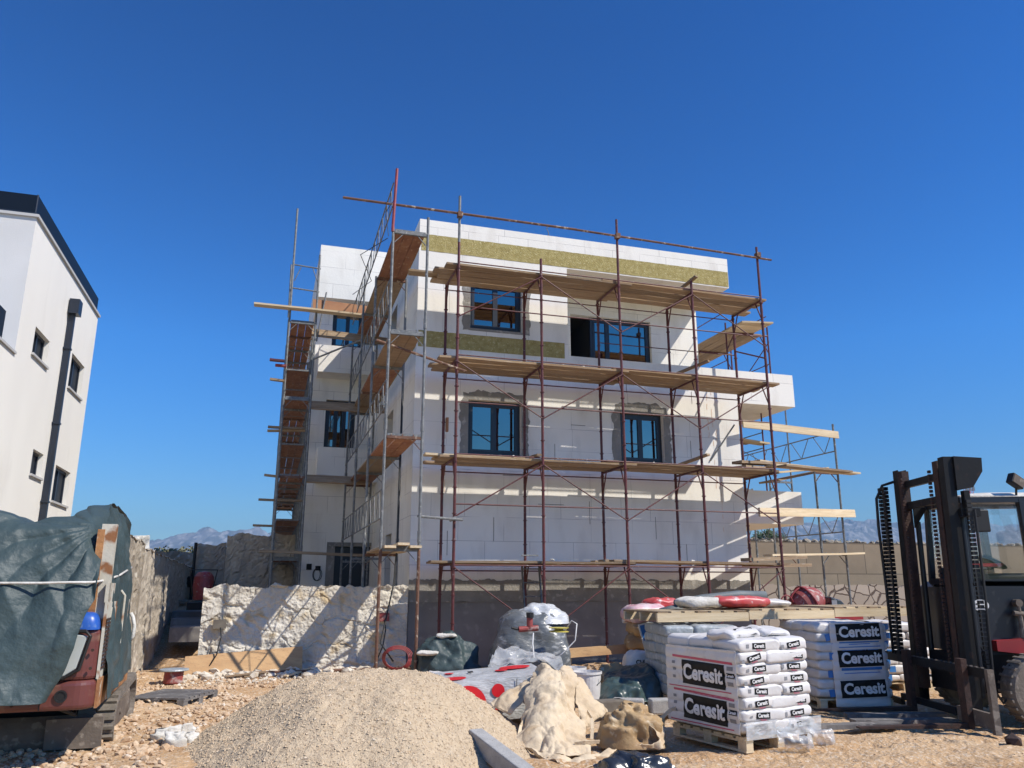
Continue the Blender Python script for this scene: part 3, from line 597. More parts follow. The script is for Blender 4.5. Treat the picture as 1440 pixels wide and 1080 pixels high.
sw2(g, HS, hc-9, hc, 0, tz, [x for x in wins if x[0] < hc-.01 and x[3] < tz]); sw2(g, HS, hc, hn1, 0, hz1, [x for x in wins if x[0] >= hc-.01])
hp('wall', g, 'render_white')
g = MB(); g.add([hl(HS-9, hc, tz-.9), hl(HS, hc, tz-.9), hl(HS, hc, hz1), hl(HS-9, hc, hz1)], [(0, 1, 2, 3)]); g.add([hl(HS-9, hn1, 0), hl(HS, hn1, 0), hl(HS, hn1, hz1), hl(HS-9, hn1, hz1)], [(0, 3, 2, 1)]); g.add([hl(HS-9, hc, hz1), hl(HS, hc, hz1), hl(HS, hn1, hz1), hl(HS-9, hn1, hz1)], [(0, 1, 2, 3)]); g.add([hl(HS-9, hc-9, tz-.02), hl(HS-.2, hc-9, tz-.02), hl(HS-.2, hc, tz-.02), hl(HS-9, hc, tz-.02)], [(0, 1, 2, 3)]); g.add([hl(HS-9, hc-9, 0), hl(HS, hc-9, 0), hl(HS, hc-9, tz), hl(HS-9, hc-9, tz)], [(0, 1, 2, 3)])
hp('wall', g, 'render_grey')
g = MB(); g.box(hl(HS-9, hc-.05, hz1+.002), hl(HS+.05, hn1+.05, hz1+.06)); g.box(hl(HS-.25, hc-9, tz+.002), hl(HS+.04, hc-.003, tz+.05)); hp('coping', g, 'sill')
rz_ = hz1+.06; rh = .44
g = MB(); g.box(hl(HS-.06, hc+.02, rz_+.05), hl(HS-.03, hn1-.1, rz_+rh)); g.box(hl(HS-9, hc+.02, rz_+.05), hl(HS-.06, hc+.05, rz_+rh)); hp('glass_railing', g, 'dark_glass')
g = MB(); g.box(hl(HS-.08, hc, rz_+.002), hl(HS-.01, hn1-.08, rz_+.05)); g.box(hl(HS-9, hc, rz_+.002), hl(HS-.082, hc+.07, rz_+.05)); g.bar(hl(HS-.04, hc+.03, rz_), hl(HS-.04, hc+.03, rz_+rh+.01), .02); hp('railing_frame', g, 'frame_dark')
p = sd(12, 470, HS); g = MB().box(hl(HS-.12, hc-9, tz+.05), hl(HS-.1, p[0], tz+.7)); hp('glass_railing', g, 'dark_glass')
for n0, n1, z0, z1 in wins:
    f = MB(); f.box(hl(HS-.15, n0, z0), hl(HS-.10, n0+.06, z1)); f.box(hl(HS-.15, n1-.06, z0), hl(HS-.10, n1, z1)); f.box(hl(HS-.15, n0+.06, z0), hl(HS-.10, n1-.06, z0+.06)); f.box(hl(HS-.15, n0+.06, z1-.06), hl(HS-.10, n1-.06, z1)); f.box(hl(HS-.15, (n0+n1)/2-.03, z0+.06), hl(HS-.10, (n0+n1)/2+.03, z1-.06)); wo = hp('window', f, 'frame_dark')
    part('pane', MB().box(hl(HS-.14, n0+.06, z0+.06), hl(HS-.13, n1-.06, z1-.06)), 'dark_glass', wo); part('sill', MB().box(hl(HS-.1, n0-.05, z0-.05), hl(HS+.05, n1+.05, z0-.003)), 'sill', wo)
pn, pz_ = sd(98, 430, HS); pb = sd(56, 735, HS)
g = MB().box(hl(HS+.02, pn-.16, pz_-.22), hl(HS+.24, pn+.16, pz_+.14)); [hp('pipe_bracket', MB().box(hl(HS+.002, pn-.08, z_), hl(HS+.165, pn+.08, z_+.04)), 'frame_dark') for z_ in (1.6, 3.4, 5.2, 7.0)]; hb = hp('downpipe', MB().box(hl(HS+.03, pn-.052, 0.05), hl(HS+.15, pn+.052, pz_-.22)), 'frame_dark'); part('hopper', g, 'frame_dark', hb)
G0 = -.82
# ------------------------------------------------------------------ red facade scaffold
DK = [2.014, 4.014, 6.014, 8.014]
R0 = S(0, 0, 0)
RS = E('facade_scaffold', R0, PHI, 'dark red frame scaffold standing along the front wall', 'scaffold')
def collars(mb, x, y, z0, z1, r=.024):
    z = z0+.12
    while z < z1:
        mb.bar((x, y, z-.008), (x, y, z+.008), r*1.9, 8); z += .5
    for zz in DK:
        if z0 < zz < z1: mb.bar((x, y, zz-.32), (x, y, zz-.24), r*1.35, 8)
for i in range(5):
    x = i*BAY
    zt = [7.95+EYE, 6.75+EYE, 7.92+EYE, 6.72+EYE, 7.72+EYE][i]
    m = MB(); m.use('red_steel')
    if i in (0, 2, 4):
        m.bar((x, 0, .03), (x, 0, 6.9+EYE), .029); m.use('galvanised' if i == 0 else 'red_steel'); m.bar((x, 0, 6.9+EYE), (x, 0, zt), .028); m.use('red_steel')
    else: m.bar((x, 0, .03), (x, 0, zt), .029)
    collars(m, x, 0, .3, min(zt, 8.2)); part('standard', m, None, RS)
    m = MB(); m.bar((x, SW, .03), (x, SW, DK[3]+.0), .030); collars(m, x, SW, .3, DK[3]-.05); part('standard', m, 'red_steel', RS)
    for y in (0, SW): part('base_plate', MB().box((x-.08, y-.08, -.02), (x+.08, y+.08, .03)), 'red_steel', RS)
    for k, z in enumerate(DK):
        m = MB(); z_ = z-.03
        m.bar((x, .02, z_), (x, SW-.02, z_), .024)
        m.bar((x, .22, z_), (x, .03, z_-.42), .015); m.bar((x, SW-.22, z_), (x, SW-.03, z_-.42), .015)
        part('transom', m, 'red_steel', RS)
for i in range(4):
    x0, x1 = i*BAY+.02, (i+1)*BAY-.02
    for k, z in enumerate(DK):
        part('ledger', MB().bar((x0, 0, z+.055 if k else z-.05), (x1, 0, z+.055 if k else z-.05), .014), 'red_steel', RS)
        part('ledger', MB().bar((x0, SW, z-.13), (x1, SW, z-.13), .013), 'red_steel', RS)
        if k: part('guard_rail', MB().bar((x0, 0, DK[k-1]+1.09), (x1, 0, DK[k-1]+1.09), .014), 'red_steel', RS)
        if k == 3 and i >= 0: part('guard_rail', MB().bar((x0, SW, DK[2]+.98), (x1, SW, DK[2]+.98), .012), 'red_steel', RS) if i in (2, 3) else None
    # diagonals, in a zigzag; highs at the first post on alternate lifts
    pat = [[(0, 1), (1, 0), (0, 1), (1, 0)][i][::1], (i % 2, 1-i % 2)]
    for k in range(4):
        lo = .72 if k == 0 else DK[k-1]+.86; hi = DK[k]-.1
        up = (k in (1, 3)) == (i % 2 == 0)         # rises to the right
        if k == 0: up = (i % 2 == 1)
        za, zb = (lo, hi) if up else (hi, lo)
        part('diagonal_brace', MB().bar((x0, -.035, za), (x1, -.035, zb), .013), 'red_steel', RS)
m = MB(); m.bar((-2.41, -.05, 7.53+EYE), (2.6, -.05, 7.52+EYE), .027); m.bar((2.55, -.045, 7.52+EYE), (7.51, -.05, 7.42+EYE), .025)
part('top_rail', m, 'rust', RS)
for x in (0, 2*BAY, 4*BAY): part('coupler', MB().box((x-.05, -.09, 7.45+EYE), (x+.05, .035, 7.56+EYE)), 'rust', RS)
m = MB(); m.bar((-.83, G0+.05, 1.19+EYE), (.14, -.06, 1.20+EYE), .026); m.bar((-.1, -.04, 1.19+EYE), (.03, -.04, 1.24+EYE), .035); part('tie_tube', m, 'galvanised', RS)
m = MB(); p0, p1 = fr(529, 478, G0-.05), fr(655, 522, -.06); m.bar((p0[0], G0-.05, p0[1]), (p1[0], -.06, p1[1]), .026); part('tie_tube', m, 'rust', RS)
m = MB(); p0, p1 = fr(990, 700, NF-.1), fr(1052, 556, .1); m.bar((6.5, NF-.02, 4.45), (4*BAY-.1, SW+.1, 5.3), .02); part('tie_tube', m, 'galvanised', RS)
m = MB(); m.bar((4*BAY, SW, 7.1), (4*BAY+.02, .02, 6.6), .018); part('diagonal_brace', m, 'red_steel', RS)
m = MB(); z = 5.25
m.box((.05, SW-.05, 4.72), (.10, SW+.03, 5.02)); part('bracket', m, 'orange_board', RS)

# decks: single planks, each one a thing
PW = .285
def plank_mesh(L, W, T=.042, seed=0, mt='plank_wood'):
    m = MB(); K = 8; vs = []
    for i in range(K+1):
        x = -L/2+L*i/K; d = nz(x*.8, seed*3.1)*.012; e = nz(x*1.1+9, seed)*.010
        if i in (0, K): x += random.uniform(-.02, .02)
        vs += [(x, -W/2+e, d), (x, W/2+e, d), (x, W/2+e, d+T), (x, -W/2+e, d+T)]
    m.add(vs, [(4*i+a, 4*i+(a+1) % 4, 4*i+4+(a+1) % 4, 4*i+4+a)[::-1] for i in range(K) for a in range(4)]+[(0, 1, 2, 3)[::-1], (4*K, 4*K+1, 4*K+2, 4*K+3)]); m.mats = [mt]; m.m = [0]*len(m.f)
    return m.mesh('scaffold_plank')
def plank(p, q, W, label, group=None, T=.042, mt='plank_wood', roll=0, name='scaffold_plank', cat='plank'):
    """p, q: end points of the underside's centre line (world)"""
    p, q = Vector(p), Vector(q); d = q-p; o = D.objects.new(name, plank_mesh(d.length, W, T, random.random()*50, mt)); COL.objects.link(o)
    x = d.normalized(); y = Vector((0, 0, 1)).cross(x).normalized(); z = x.cross(y); M = Matrix((x, y, z)).transposed().to_4x4()
    M = M @ Matrix.Rotation(roll, 4, 'X'); M.translation = (p+q)/2; o.matrix_basis = M
    return tag(o, label, cat, group)
wl = ['outermost', 'second from the outer edge', 'second from the wall', 'nearest the wall']
dn = ['lowest', 'second lowest', 'second highest', 'highest']
for k, z in enumerate(DK):
    for j in range(4):
        y = .04+PW/2+j*.288
        a = [-.42, -.28, -.36, -.25][(j+k) % 4]; b = 3.75+[.0, .15, .05, .2][(j+k) % 4]
        plank(S(a, y, z-.004), S(b, y, z-.004), PW-.022, 'worn board, left run of the %s red scaffold deck, %s' % (dn[k], wl[j]), 'deck boards of the red scaffold')
        a = 3.2+[.1, 0, .2, .05][(j+k) % 4]; b = 7.3+[.1, .0, .22, .06][(j+k) % 4]
        plank(S(a, y, z+.045), S(b, y, z+.005), PW-.022, 'worn board, right run of the %s red scaffold deck, %s' % (dn[k], wl[j]), 'deck boards of the red scaffold')
# loose boards on the decks
plank(S(-.55, .33, DK[1]+.045), S(1.5, .33, DK[1]+.045), .24, 'short spare board lying over the left end of the second lowest red scaffold deck', mt='plank_pale')
plank(S(BAY-.1, -.05, DK[1]+.09), S(BAY+.12, 1.1, DK[1]+.22), .10, 'narrow stick poking up across the second lowest deck near the second red post')
plank(S(3*BAY-.25, .9, DK[1]+.10), S(3*BAY+.1, -.12, DK[1]+.25), .11, 'narrow stick poking out of the second lowest deck near the fourth red post')
plank(S(3*BAY-.4, .8, DK[2]+.10), S(3*BAY+.25, -.15, DK[2]+.34), .10, 'narrow stick poking out of the second highest deck near the fourth red post')
plank(S(3*BAY-.12, .3, DK[3]+.12), S(3*BAY+.08, -.15, DK[3]+.3), .09, 'short batten end above the highest deck beside the fourth red post')
plank(S(-.9, .95, DK[3]+.07), S(.25, .75, DK[3]+.02), .28, 'board bridging from the grey scaffold to the highest red scaffold deck', mt='plank_wood')
for i, (s_, k) in enumerate(((2.3, 2), (2.75, 2), (3.6, 2), (4.3, 1), (1.2, 1), (5.1, 0), (2.0, 0))):
    m = MB(); m.stone((0, 0, .03), .05, (1, .8, .5)); top('mortar_lump', m, 'white_cloth', 'small mortar lump on the %s red scaffold deck, %s' % (dn[k], ['between first and second posts', 'just right of the second post', 'under the loggia window', 'by the right window', 'below the left window', 'near the right end', 'near the second post'][i]), 'mortar lump', 'mortar lumps left on the decks', loc=S(s_, .12, DK[k]+.04))

# ------------------------------------------------------------------ grey scaffolds
GL = [.625+EYE, 2.61+EYE, 4.57+EYE, 6.59+EYE]

def grey_scaffold(name, s0, s1, n0, nbay, bl, ztops, label, lattice=True, levels=GL, panels=True, first_rust=True, ground=None, latt_levels=(0, 1, 2, 3)):
    base = S(s0, n0, 0); T = E(name, base, PHI, label, 'scaffold')
    w = s1-s0; r = .027
    for i in range(nbay+1):
        y = i*bl; gz0 = ground(s0, n0+y) if ground else 0
        for j, x in enumerate((0, w)):
            zt = ztops[j] if i == 0 else levels[-1]+(.9 if j == 0 and i % 2 == 0 else .02)
            m = MB().use('galvanised')
            if i == 0 and first_rust:
                m.use('rust'); m.bar((x, y, gz0), (x, y, levels[0]-.02), r*1.05); m.use('galvanised'); m.bar((x, y, levels[0]-.02), (x, y, levels[2]-1.9+EYE*0), r); m.bar((x, y, levels[2]-1.9), (x, y, zt), r)
            else: m.use('galvanised' if (i+j) % 3 else 'red_steel' if first_rust and i == 1 else 'galvanised').bar((x, y, gz0), (x, y, zt), r)
            for z in levels[:-1]: m.bar((x, y, z+.1), (x, y, z+.3), r*1.28)
            part('standard', m, None, T)
        for k, z in enumerate(levels):
            m = MB(); m.box((r, y-.028, z-.055), (w-r, y+.028, z-.005)); m.beam((.03, y, z-.24), (.20, y, z-.05), .012, .03, (0, 1, 0)); m.beam((w-.03, y, z-.24), (w-.20, y, z-.05), .012, .03, (0, 1, 0))
            for q in (.1, .3, .5):
                if q < w-.05: m.box((q, y-.02, z-.005), (q+.02, y-.008, z+.03))
            part('transom', m, 'galvanised' if (k+i) % 3 != 1 else 'rust', T)
    if lattice:
        for i in range(nbay):
            for k in latt_levels:
                z = levels[k]; m = MB(); y0, y1 = i*bl, (i+1)*bl; x = -.03
                m.bar((x, y0, z+.5), (x, y1, z+.5), .014, 6); m.bar((x, y0, z+1.), (x, y1, z+1.), .014, 6)
                for q in range(4): m.bar((x, y0+bl*(q+.15)/4, z+.5), (x, y0+bl*(q+.5)/4, z+1.), .008, 5); m.bar((x, y0+bl*(q+.5)/4, z+1.), (x, y0+bl*(q+.9)/4, z+.5), .008, 5)
                part('lattice_rail', m, 'galvanised', T)
    return T
def deck_panel(s0, s1, n0, n1, z, mt, label, group):
    m = MB(); w = s1-s0; L = n1-n0; nb = 3
    m.mats = [mt, 'galvanised']; m.cur = 0
    for j in range(nb): m.box((w*j/nb+.004, .03, 0), (w*(j+1)/nb-.004, L-.03, .035))
    m.cur = 1; m.box((0, .0, -.003), (w, .03, .04)); m.box((0, L-.03, -.003), (w, L, .04))
    return top('deck_panel', m, None, label, 'deck panel', group, loc=S(s0, n0, z), rz=PHI)
NB1 = 2.48
g1 = grey_scaffold('grey_scaffold', -1.48, -.81, G0, 3, NB1, (6.65+EYE, 6.95+EYE), 'galvanised frame scaffold along the shaded left side of the building')
part('post_extension', MB().bar((-.02, -.04, 6.55+EYE), (.02, -.04, 7.88+EYE), .028), 'red_bright', g1)
m = MB(); m.tube([(-.05, .3, 6.6+EYE), (-.1, .5, 7.2+EYE), (0, .02, 7.25+EYE)], .006); m.tube([(-.05, .4, 6.6+EYE), (-.45, 1.6, 6.7+EYE), (-.1, 2.5, 6.5+EYE), (-.5, 2.4, 6.1+EYE)], .008); part('cable', m, 'hose_black', g1)
mts = ['plank_wood', 'ply_red', 'plank_wood', 'ply_red', 'plank_wood', 'ply_red']
for k, z in enumerate(GL):
    for i in range(3):
        if k == 0 and i: continue
        deck_panel(-1.44, -.85, G0+i*NB1, G0+(i+1)*NB1, z, mts[(k+i) % 2+(0 if k != 3 else 0)] if not (k == 3 and i == 0) else 'ply_red', 'deck panel of the side scaffold, %s lift, %s bay from the front' % (['bottom', 'second', 'third', 'top'][k], ORD[i] if i else 'first'), 'deck panels of the grey side scaffold')
for i, q in enumerate((-.012, .21, .43)):
    plank(S(-1.42+q+.1, G0-.2, GL[0]+.0+.04*(i == 1)), S(-1.42+q+.12, 1.7, GL[0]+.04*(i == 1)), .2, 'board on the bottom lift of the side scaffold above the stone wall, %s' % ['left', 'middle', 'right'][i], 'boards on the bottom lift', mt='plank_pale')
def gh2(s, n): p = S(s, n); return gh(p.x, p.y)
g2 = grey_scaffold('grey_scaffold', -3.23, -2.57, 5.3, 7, 1.314, (9.75+EYE, 8.5+EYE), 'galvanised frame scaffold at the far left, in front of the tall wing', lattice=False, levels=GL, first_rust=False, ground=gh2)
NB2 = 2.3
for yy in (.0,):
    m = MB(); 
    for z in (8.15+EYE, 7.5+EYE):
        m.bar((0, 0, z), (.7, 0, z-.04), .02)
    m.bar((.05, 0, 7.7+EYE), (.2, 0, 8.1+EYE), .012); m.bar((.65, 0, 7.7+EYE), (.5, 0, 8.1+EYE), .012); part('upper_frame', m, 'galvanised', g2)
m = MB(); m.bar((-.03, .35, 6.8+EYE), (-.05, .4, 8.3+EYE), .022); m.bar((.72, .3, 6.2+EYE), (.9, .35, 7.6+EYE), .02); part('post_extension', m, 'galvanised', g2)
for k, z in enumerate(GL):
    for i in range(4):
        deck_panel(-3.19, -2.61, 5.3+i*NB2, 5.3+(i+1)*NB2, z, 'ply_red', 'red brown deck panel of the far left scaffold, %s lift, %s bay' % (['bottom', 'second', 'third', 'top'][k], 'first' if i == 0 else ORD[i]), 'deck panels of the far left scaffold')
    if k < 4:
        for i in range(4):      # extra in-between decks seen stacked up the tower
            if k and i < 3: deck_panel(-3.19, -2.61, 5.3+(i+.5)*NB2, 5.3+(i+1.45)*NB2, z-1.0, 'ply_red', 'red brown half lift panel under the %s lift of the far left scaffold, %s bay' % (['bottom', 'second', 'third', 'top'][k], 'first' if i == 0 else ORD[i]), 'deck panels of the far left scaffold')
# planks across the wing between the two grey scaffolds, and ends sticking out to the left
def pp(x0, y0, x1, y1, n, W, label, mt='plank_wood', T=.045, roll=0, n1=None):
    a, b = fr(x0, y0, n), fr(x1, y1, n if n1 is None else n1); return plank(S(a[0], n, a[1]), S(b[0], n if n1 is None else n1, b[1]), W, label, T=T, mt=mt, roll=roll)
pp(357, 429, 545, 449, 5.2, .24, 'long pale board on the top lift, sticking out left past the far left scaffold', 'plank_pale')
pp(440, 428, 542, 441, 5.7, .30, 'orange formwork board standing on edge across the wing near the top lift', 'orange_board', T=.03, roll=radians(80))
pp(438, 468, 560, 483, 5.7, .22, 'weathered board running across the wing below its upper window', 'plank_wood', roll=radians(75))
pp(434, 570, 552, 577, 5.8, .24, 'weathered board running across the middle of the wing at its lower window', 'plank_wood', roll=radians(70))
pp(429, 674, 520, 677, 5.8, .26, 'weathered board running across the wing below the lower balcony', 'plank_wood', roll=radians(50))
pp(365, 777, 520, 783, 5.1, .2, 'long dark board laid on the bottom lift over to the wing doorway', 'plank_wood', T=.06)
for i, (x0, y0, x1, y1, mt_) in enumerate(((378, 507, 400, 509, 'red_steel'), (388, 515, 402, 516, 'red_bright'), (379, 534, 400, 537, 'plank_wood'), (376, 601, 430, 605, 'plank_wood'), (376, 607, 430, 607, 'plank_wood'), (372, 669, 395, 672, 'plank_wood'), (363, 704, 425, 706, 'plank_wood'), (355, 740, 385, 741, 'plank_wood'))):
    a, b = fr(x0, y0, 5.1+.1*i), fr(x1, y1, 5.1+.1*i); n_ = 5.1+.1*i
    plank(S(a[0], n_, a[1]), S(b[0], n_, b[1]), .12, 'board end poking out left of the far scaffold, %s from the top' % ['first', 'second', 'third', 'fourth', 'fifth', 'sixth', 'seventh', 'eighth'][i], mt=mt_, T=.05)
a, b = fr(441, 505, 5.3), fr(512, 478, 5.3)
top('scaffold_tube', MB().bar(S(a[0], 5.3, a[1]), S(-1.48, 4.2, fr(512, 478, 4.2)[1]), .024), 'galvanised', 'grey tube slanting up from the far left scaffold to the side scaffold', 'tube')

# right scaffold
g3 = grey_scaffold('grey_scaffold', 9.75, 10.45, 2.0, 3, 1.9, (2.85+EYE, 4.05+EYE), 'galvanised frame scaffold standing off the right end of the building', levels=[.76+EYE, 2.79+EYE], lattice=False, first_rust=False)
for i in range(3):
    for zl, zh in ((3.35, 3.85), (1.3, 1.8)):
        m = MB(); y0, y1 = i*1.9, (i+1)*1.9; x = .72
        for z in (zl+EYE, zh+EYE): m.bar((x, y0, z), (x, y1, z), .016, 6)
        for q in range(2): m.bar((x, y0+.95*q+.1, zh+EYE), (x, y0+.95*q+.45, zl+EYE), .011, 5); m.bar((x, y0+.95*q+.45, zl+EYE), (x, y0+.95*q+.85, zh+EYE), .011, 5)
        part('lattice_rail', m, 'galvanised', g3)
m = MB(); m.bar((.7, 1.9, 2.8+EYE), (.7, 1.9, 5.4+EYE), .022); part('post_extension', m, 'galvanised', g3)
def p3(x0, y0, n0, x1, y1, n1, W, label, mt='plank_pale', T=.045, roll=0): return pp(x0, y0, x1, y1, n0, W, label, mt, T, roll, n1)
p3(1043, 596, 1.3, 1178, 612, 1.93, .18, 'pale toe board on edge, highest of the boards reaching out to the right scaffold', roll=radians(88))
p3(1063, 650, .75, 1196, 667, 1.95, .26, 'pale deck board reaching from the red scaffold to the right scaffold')
plank(S(7.4, .45, 2.60+EYE), S(10.5, 1.4, 2.66+EYE), .28, 'pale board beside the deck board reaching to the right scaffold, nearer us', mt='plank_pale')
plank(S(7.5, .18, 2.56+EYE), S(9.8, .85, 2.60+EYE), .26, 'short outermost board of the deck reaching to the right scaffold', mt='plank_wood')
p3(1060, 668, 1.15, 1160, 660, 2.35, .24, 'second pale board reaching to the right scaffold, behind the first')
p3(1075, 680, 1.5, 1150, 664, 2.7, .3, 'third board reaching to the right scaffold, darkest and furthest back', mt='plank_wood')
p3(1066, 720, .3, 1200, 722, 1.93, .19, 'orange pale board on edge at waist height over the lowest right deck', roll=radians(88))
p3(1080, 782, .9, 1210, 780, 1.95, .26, 'pale board on the lowest deck of the right scaffold')
p3(1050, 798, .4, 1135, 797, 1.0, .26, 'short thick board under the lowest deck corner of the red scaffold', mt='plank_wood', T=.07)
p3(1048, 789, .5, 1128, 786, 1.2, .26, 'stacked board on the lowest deck corner of the red scaffold', mt='plank_wood', T=.07)
p3(1036, 652, .4, 1100, 655, .9, .28, 'thick board stacked on the second lowest deck corner of the red scaffold', mt='plank_wood', T=.06)
p3(1040, 660, .3, 1080, 664, .9, .32, 'board stub under the stack on the second lowest deck corner', mt='plank_wood', T=.09)
# scaffold behind the right balconies (returns along the right side)
g4 = grey_scaffold('return_scaffold', 7.75, 8.6, .1+SW+.6, 3, 1.9, (3.9+EYE, 4.1+EYE), 'dark scaffold on the right side of the building between its two balconies', levels=[.55+EYE, 2.45+EYE, 3.55+EYE][:2], lattice=False, first_rust=False) if 0 else None
RT = E('return_scaffold', S(7.6, 2.2, 0), PHI, 'dark red scaffold returning along the right side above the balcony', 'scaffold')
for i in range(4):
    y = i*1.75
    for x in (0, 1.25):
        part('standard', MB().bar((x, y, 4.46+EYE), (x, y, 6.6+EYE+(.5 if i in (1, 2) else 0)), .022), 'red_steel', RT)
    part('transom', MB().bar((0, y, 6.35+EYE), (1.25, y, 6.35+EYE), .022).bar((.25, y, 6.35+EYE), (.02, y, 5.9+EYE), .014).bar((1., y, 6.35+EYE), (1.23, y, 5.9+EYE), .014), 'red_steel', RT)
    if i < 3:
        for x in (0, 1.25):
            part('guard_rail', MB().bar((x, y, 6.9+EYE), (x, y+1.75, 6.9+EYE), .013).bar((x, y, 5.6+EYE), (x, y+1.75, 5.6+EYE), .013), 'red_steel', RT)
        part('diagonal_brace', MB().bar((1.28, y, 5.2+EYE if i % 2 else 6.2+EYE), (1.28, y+1.75, 6.2+EYE if i % 2 else 5.2+EYE), .013), 'red_steel', RT)
for j in range(4):
    plank(S(7.72+j*.29, 2.0+.1*j, 6.38+EYE), S(7.72+j*.29, 7.2, 6.38+EYE), .27, 'board of the side deck above the right balcony, %s from the wall' % ORD[j].replace('lowest', 'first'), 'boards of the deck above the right balcony', mt='plank_wood')
for j in range(3):
    plank(S(7.55, 1.5+.28*j, 6.34+EYE-.0), S(8.45, 1.5+.28*j, 6.40+EYE), .26, 'loose cross board at the front end of the deck above the right balcony, %s' % ['front', 'middle', 'back'][j], 'loose cross boards above the right balcony', mt='plank_pale')
RB = E('return_scaffold', S(7.6, 2.4, 0), PHI, 'dark scaffold between the upper and lower right balconies', 'scaffold')
for i in range(4):
    y = i*1.6
    for x in (0, 1.0): part('standard', MB().bar((x, y, 2.21+EYE), (x, y, 4.3+EYE), .02), 'galvanised' if i % 2 else 'red_steel', RB)
    part('transom', MB().bar((0, y, 2.9+EYE), (1., y, 2.9+EYE), .02).bar((.2, y, 2.9+EYE), (.02, y, 2.6+EYE), .012), 'galvanised', RB)
    if i < 3:
        m = MB()
        for z in (3.4, 3.8): m.bar((1., y, z+EYE), (1., y+1.6, z+EYE), .014)
        m.bar((1, y, 3.0+EYE), (1, y+1.6, 3.8+EYE), .01); part('guard_rail', m, 'galvanised', RB)
for j in range(3):
    plank(S(7.75+j*.3, 2.2, 2.93+EYE+.03*j), S(7.75+j*.3, 7.2, 2.93+EYE), .26, 'board of the deck between the two right balconies, %s from the wall' % ['first', 'second', 'third'][j], 'boards of the deck between the balconies', mt='plank_wood')
plank(S(7.5, 2.3, 3.55+EYE), S(8.75, 2.5, 3.5+EYE), .3, 'short board under the upper right balcony', mt='plank_pale')
plank(S(7.5, 2.9, 3.62+EYE), S(8.6, 3.0, 3.6+EYE), .3, 'second short board under the upper right balcony, higher and further back', mt='plank_wood')
# ladder on the front wall
g = MB(); a0 = fr(733, 800, .9); a1 = fr(757, 800, .9); zt, zb = a0[1]+.05, .1
for s_ in (a0[0], a1[0]): g.beam((s_-a0[0], .0, zt), (s_-a0[0], -.35, zb), .025, .06)
for k in range(8): z = zb+.2+k*.27; y = -.35*(zt-z)/(zt-zb); g.bar((0, y, z), (a1[0]-a0[0], y, z), .013)
top('ladder', g, 'galvanised', 'aluminium ladder leaning on the bottom deck of the red scaffold', 'ladder', loc=S(a0[0], .85, 0), rz=PHI)

# ------------------------------------------------------------------ stone walls
def rough_wall(name, s0, s1, n, z0, z1, mt, label, depth=.35, amp=.09, cell=3.0, res=.03, jag=.10, side=None, joint=None, two=True, z1b=None):
    """wall faced with quarried stone; side -> runs along N at s = side"""
    L = s1-s0; nx = max(8, int(L/res)); nzz = max(8, int((z1-z0)/res)); mb = MB(); vs = []
    def zt(x): zz = z1 if z1b is None else z1+(z1b-z1)*x/L; return zz+nz(x*2.1+s0, 3)*jag+nz(x*7+s0, 8)*jag*.5
    def P(x, y, z): return (x, y, z) if side is None else (y*-1, x, z)
    for j in range(nzz+1):
        for i in range(nx+1):
            x = L*i/nx; z = z0+(zt(x)-z0)*j/nzz
            q = Vector((x*cell+s0*7, z*cell*1.25, 1.7)); q += Vector((nz(x*2, z*2)*.35, nz(x*2+5, z*2)*.35, 0))
            dist, pts = noise.voronoi(q)
            e = dist[1]-dist[0]; c = noise.cell(pts[0]*3.7)
            c2 = noise.noise(pts[0]*5.3); c3 = noise.noise(pts[0]*5.3+Vector((9, 3, 1)))
            h = smooth(e/.12)*(.40+.4*abs(c2))+((q.x-pts[0].x)*c2+(q.y-pts[0].y)*c3)*1.4*smooth(e/.15)
            h += nz(x*8, z*8, 2)*.38+nz(x*22, z*22, 4, 3)*.16
            vs.append(P(x, -h*amp, z))
    mb.add(vs, [(j*(nx+1)+i, j*(nx+1)+i+1, (j+1)*(nx+1)+i+1, (j+1)*(nx+1)+i) for j in range(nzz) for i in range(nx)])
    # body behind, with a ragged top
    K = nx; vs = []
    for i in range(K+1):
        x = L*i/K; t = zt(x); vs += [P(x, -amp*.1, z0), P(x, -nz(x*9, t*9, 2)*.5*amp, t), P(x, depth*.5, t+nz(x*5, 7)*.05), P(x, depth, t-.04+nz(x*6, 9)*.05), P(x, depth, z0)]
    mb.add(vs, [(5*i+a, 5*i+5+a, 5*i+6+a, 5*i+1+a) for i in range(K) for a in (1, 2, 3)]+[(0, 1, 2, 3, 4), tuple(5*K+q for q in (4, 3, 2, 1, 0))])
    b = S(s0, n, 0) if side is None else S(side, s0, 0)
    o = top(name, mb, mt, label, 'wall', loc=b, rz=PHI, sm=False)
    return o
SWL = fr(282, 880, 1.42)
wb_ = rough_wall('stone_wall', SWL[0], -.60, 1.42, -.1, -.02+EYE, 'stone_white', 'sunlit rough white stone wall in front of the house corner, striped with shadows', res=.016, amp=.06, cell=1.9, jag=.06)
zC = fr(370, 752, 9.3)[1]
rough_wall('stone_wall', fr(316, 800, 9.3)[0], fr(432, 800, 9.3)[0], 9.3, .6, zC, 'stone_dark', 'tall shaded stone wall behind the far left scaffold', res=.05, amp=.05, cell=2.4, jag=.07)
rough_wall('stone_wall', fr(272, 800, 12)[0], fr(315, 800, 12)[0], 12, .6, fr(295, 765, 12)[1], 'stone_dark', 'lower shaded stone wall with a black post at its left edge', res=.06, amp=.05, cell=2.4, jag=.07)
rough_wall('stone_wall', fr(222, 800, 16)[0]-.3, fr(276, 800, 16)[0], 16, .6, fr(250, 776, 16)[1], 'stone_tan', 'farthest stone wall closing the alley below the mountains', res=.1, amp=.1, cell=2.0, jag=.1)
a, b = sd(187, 754, -5.5), sd(214, 763, -5.5)
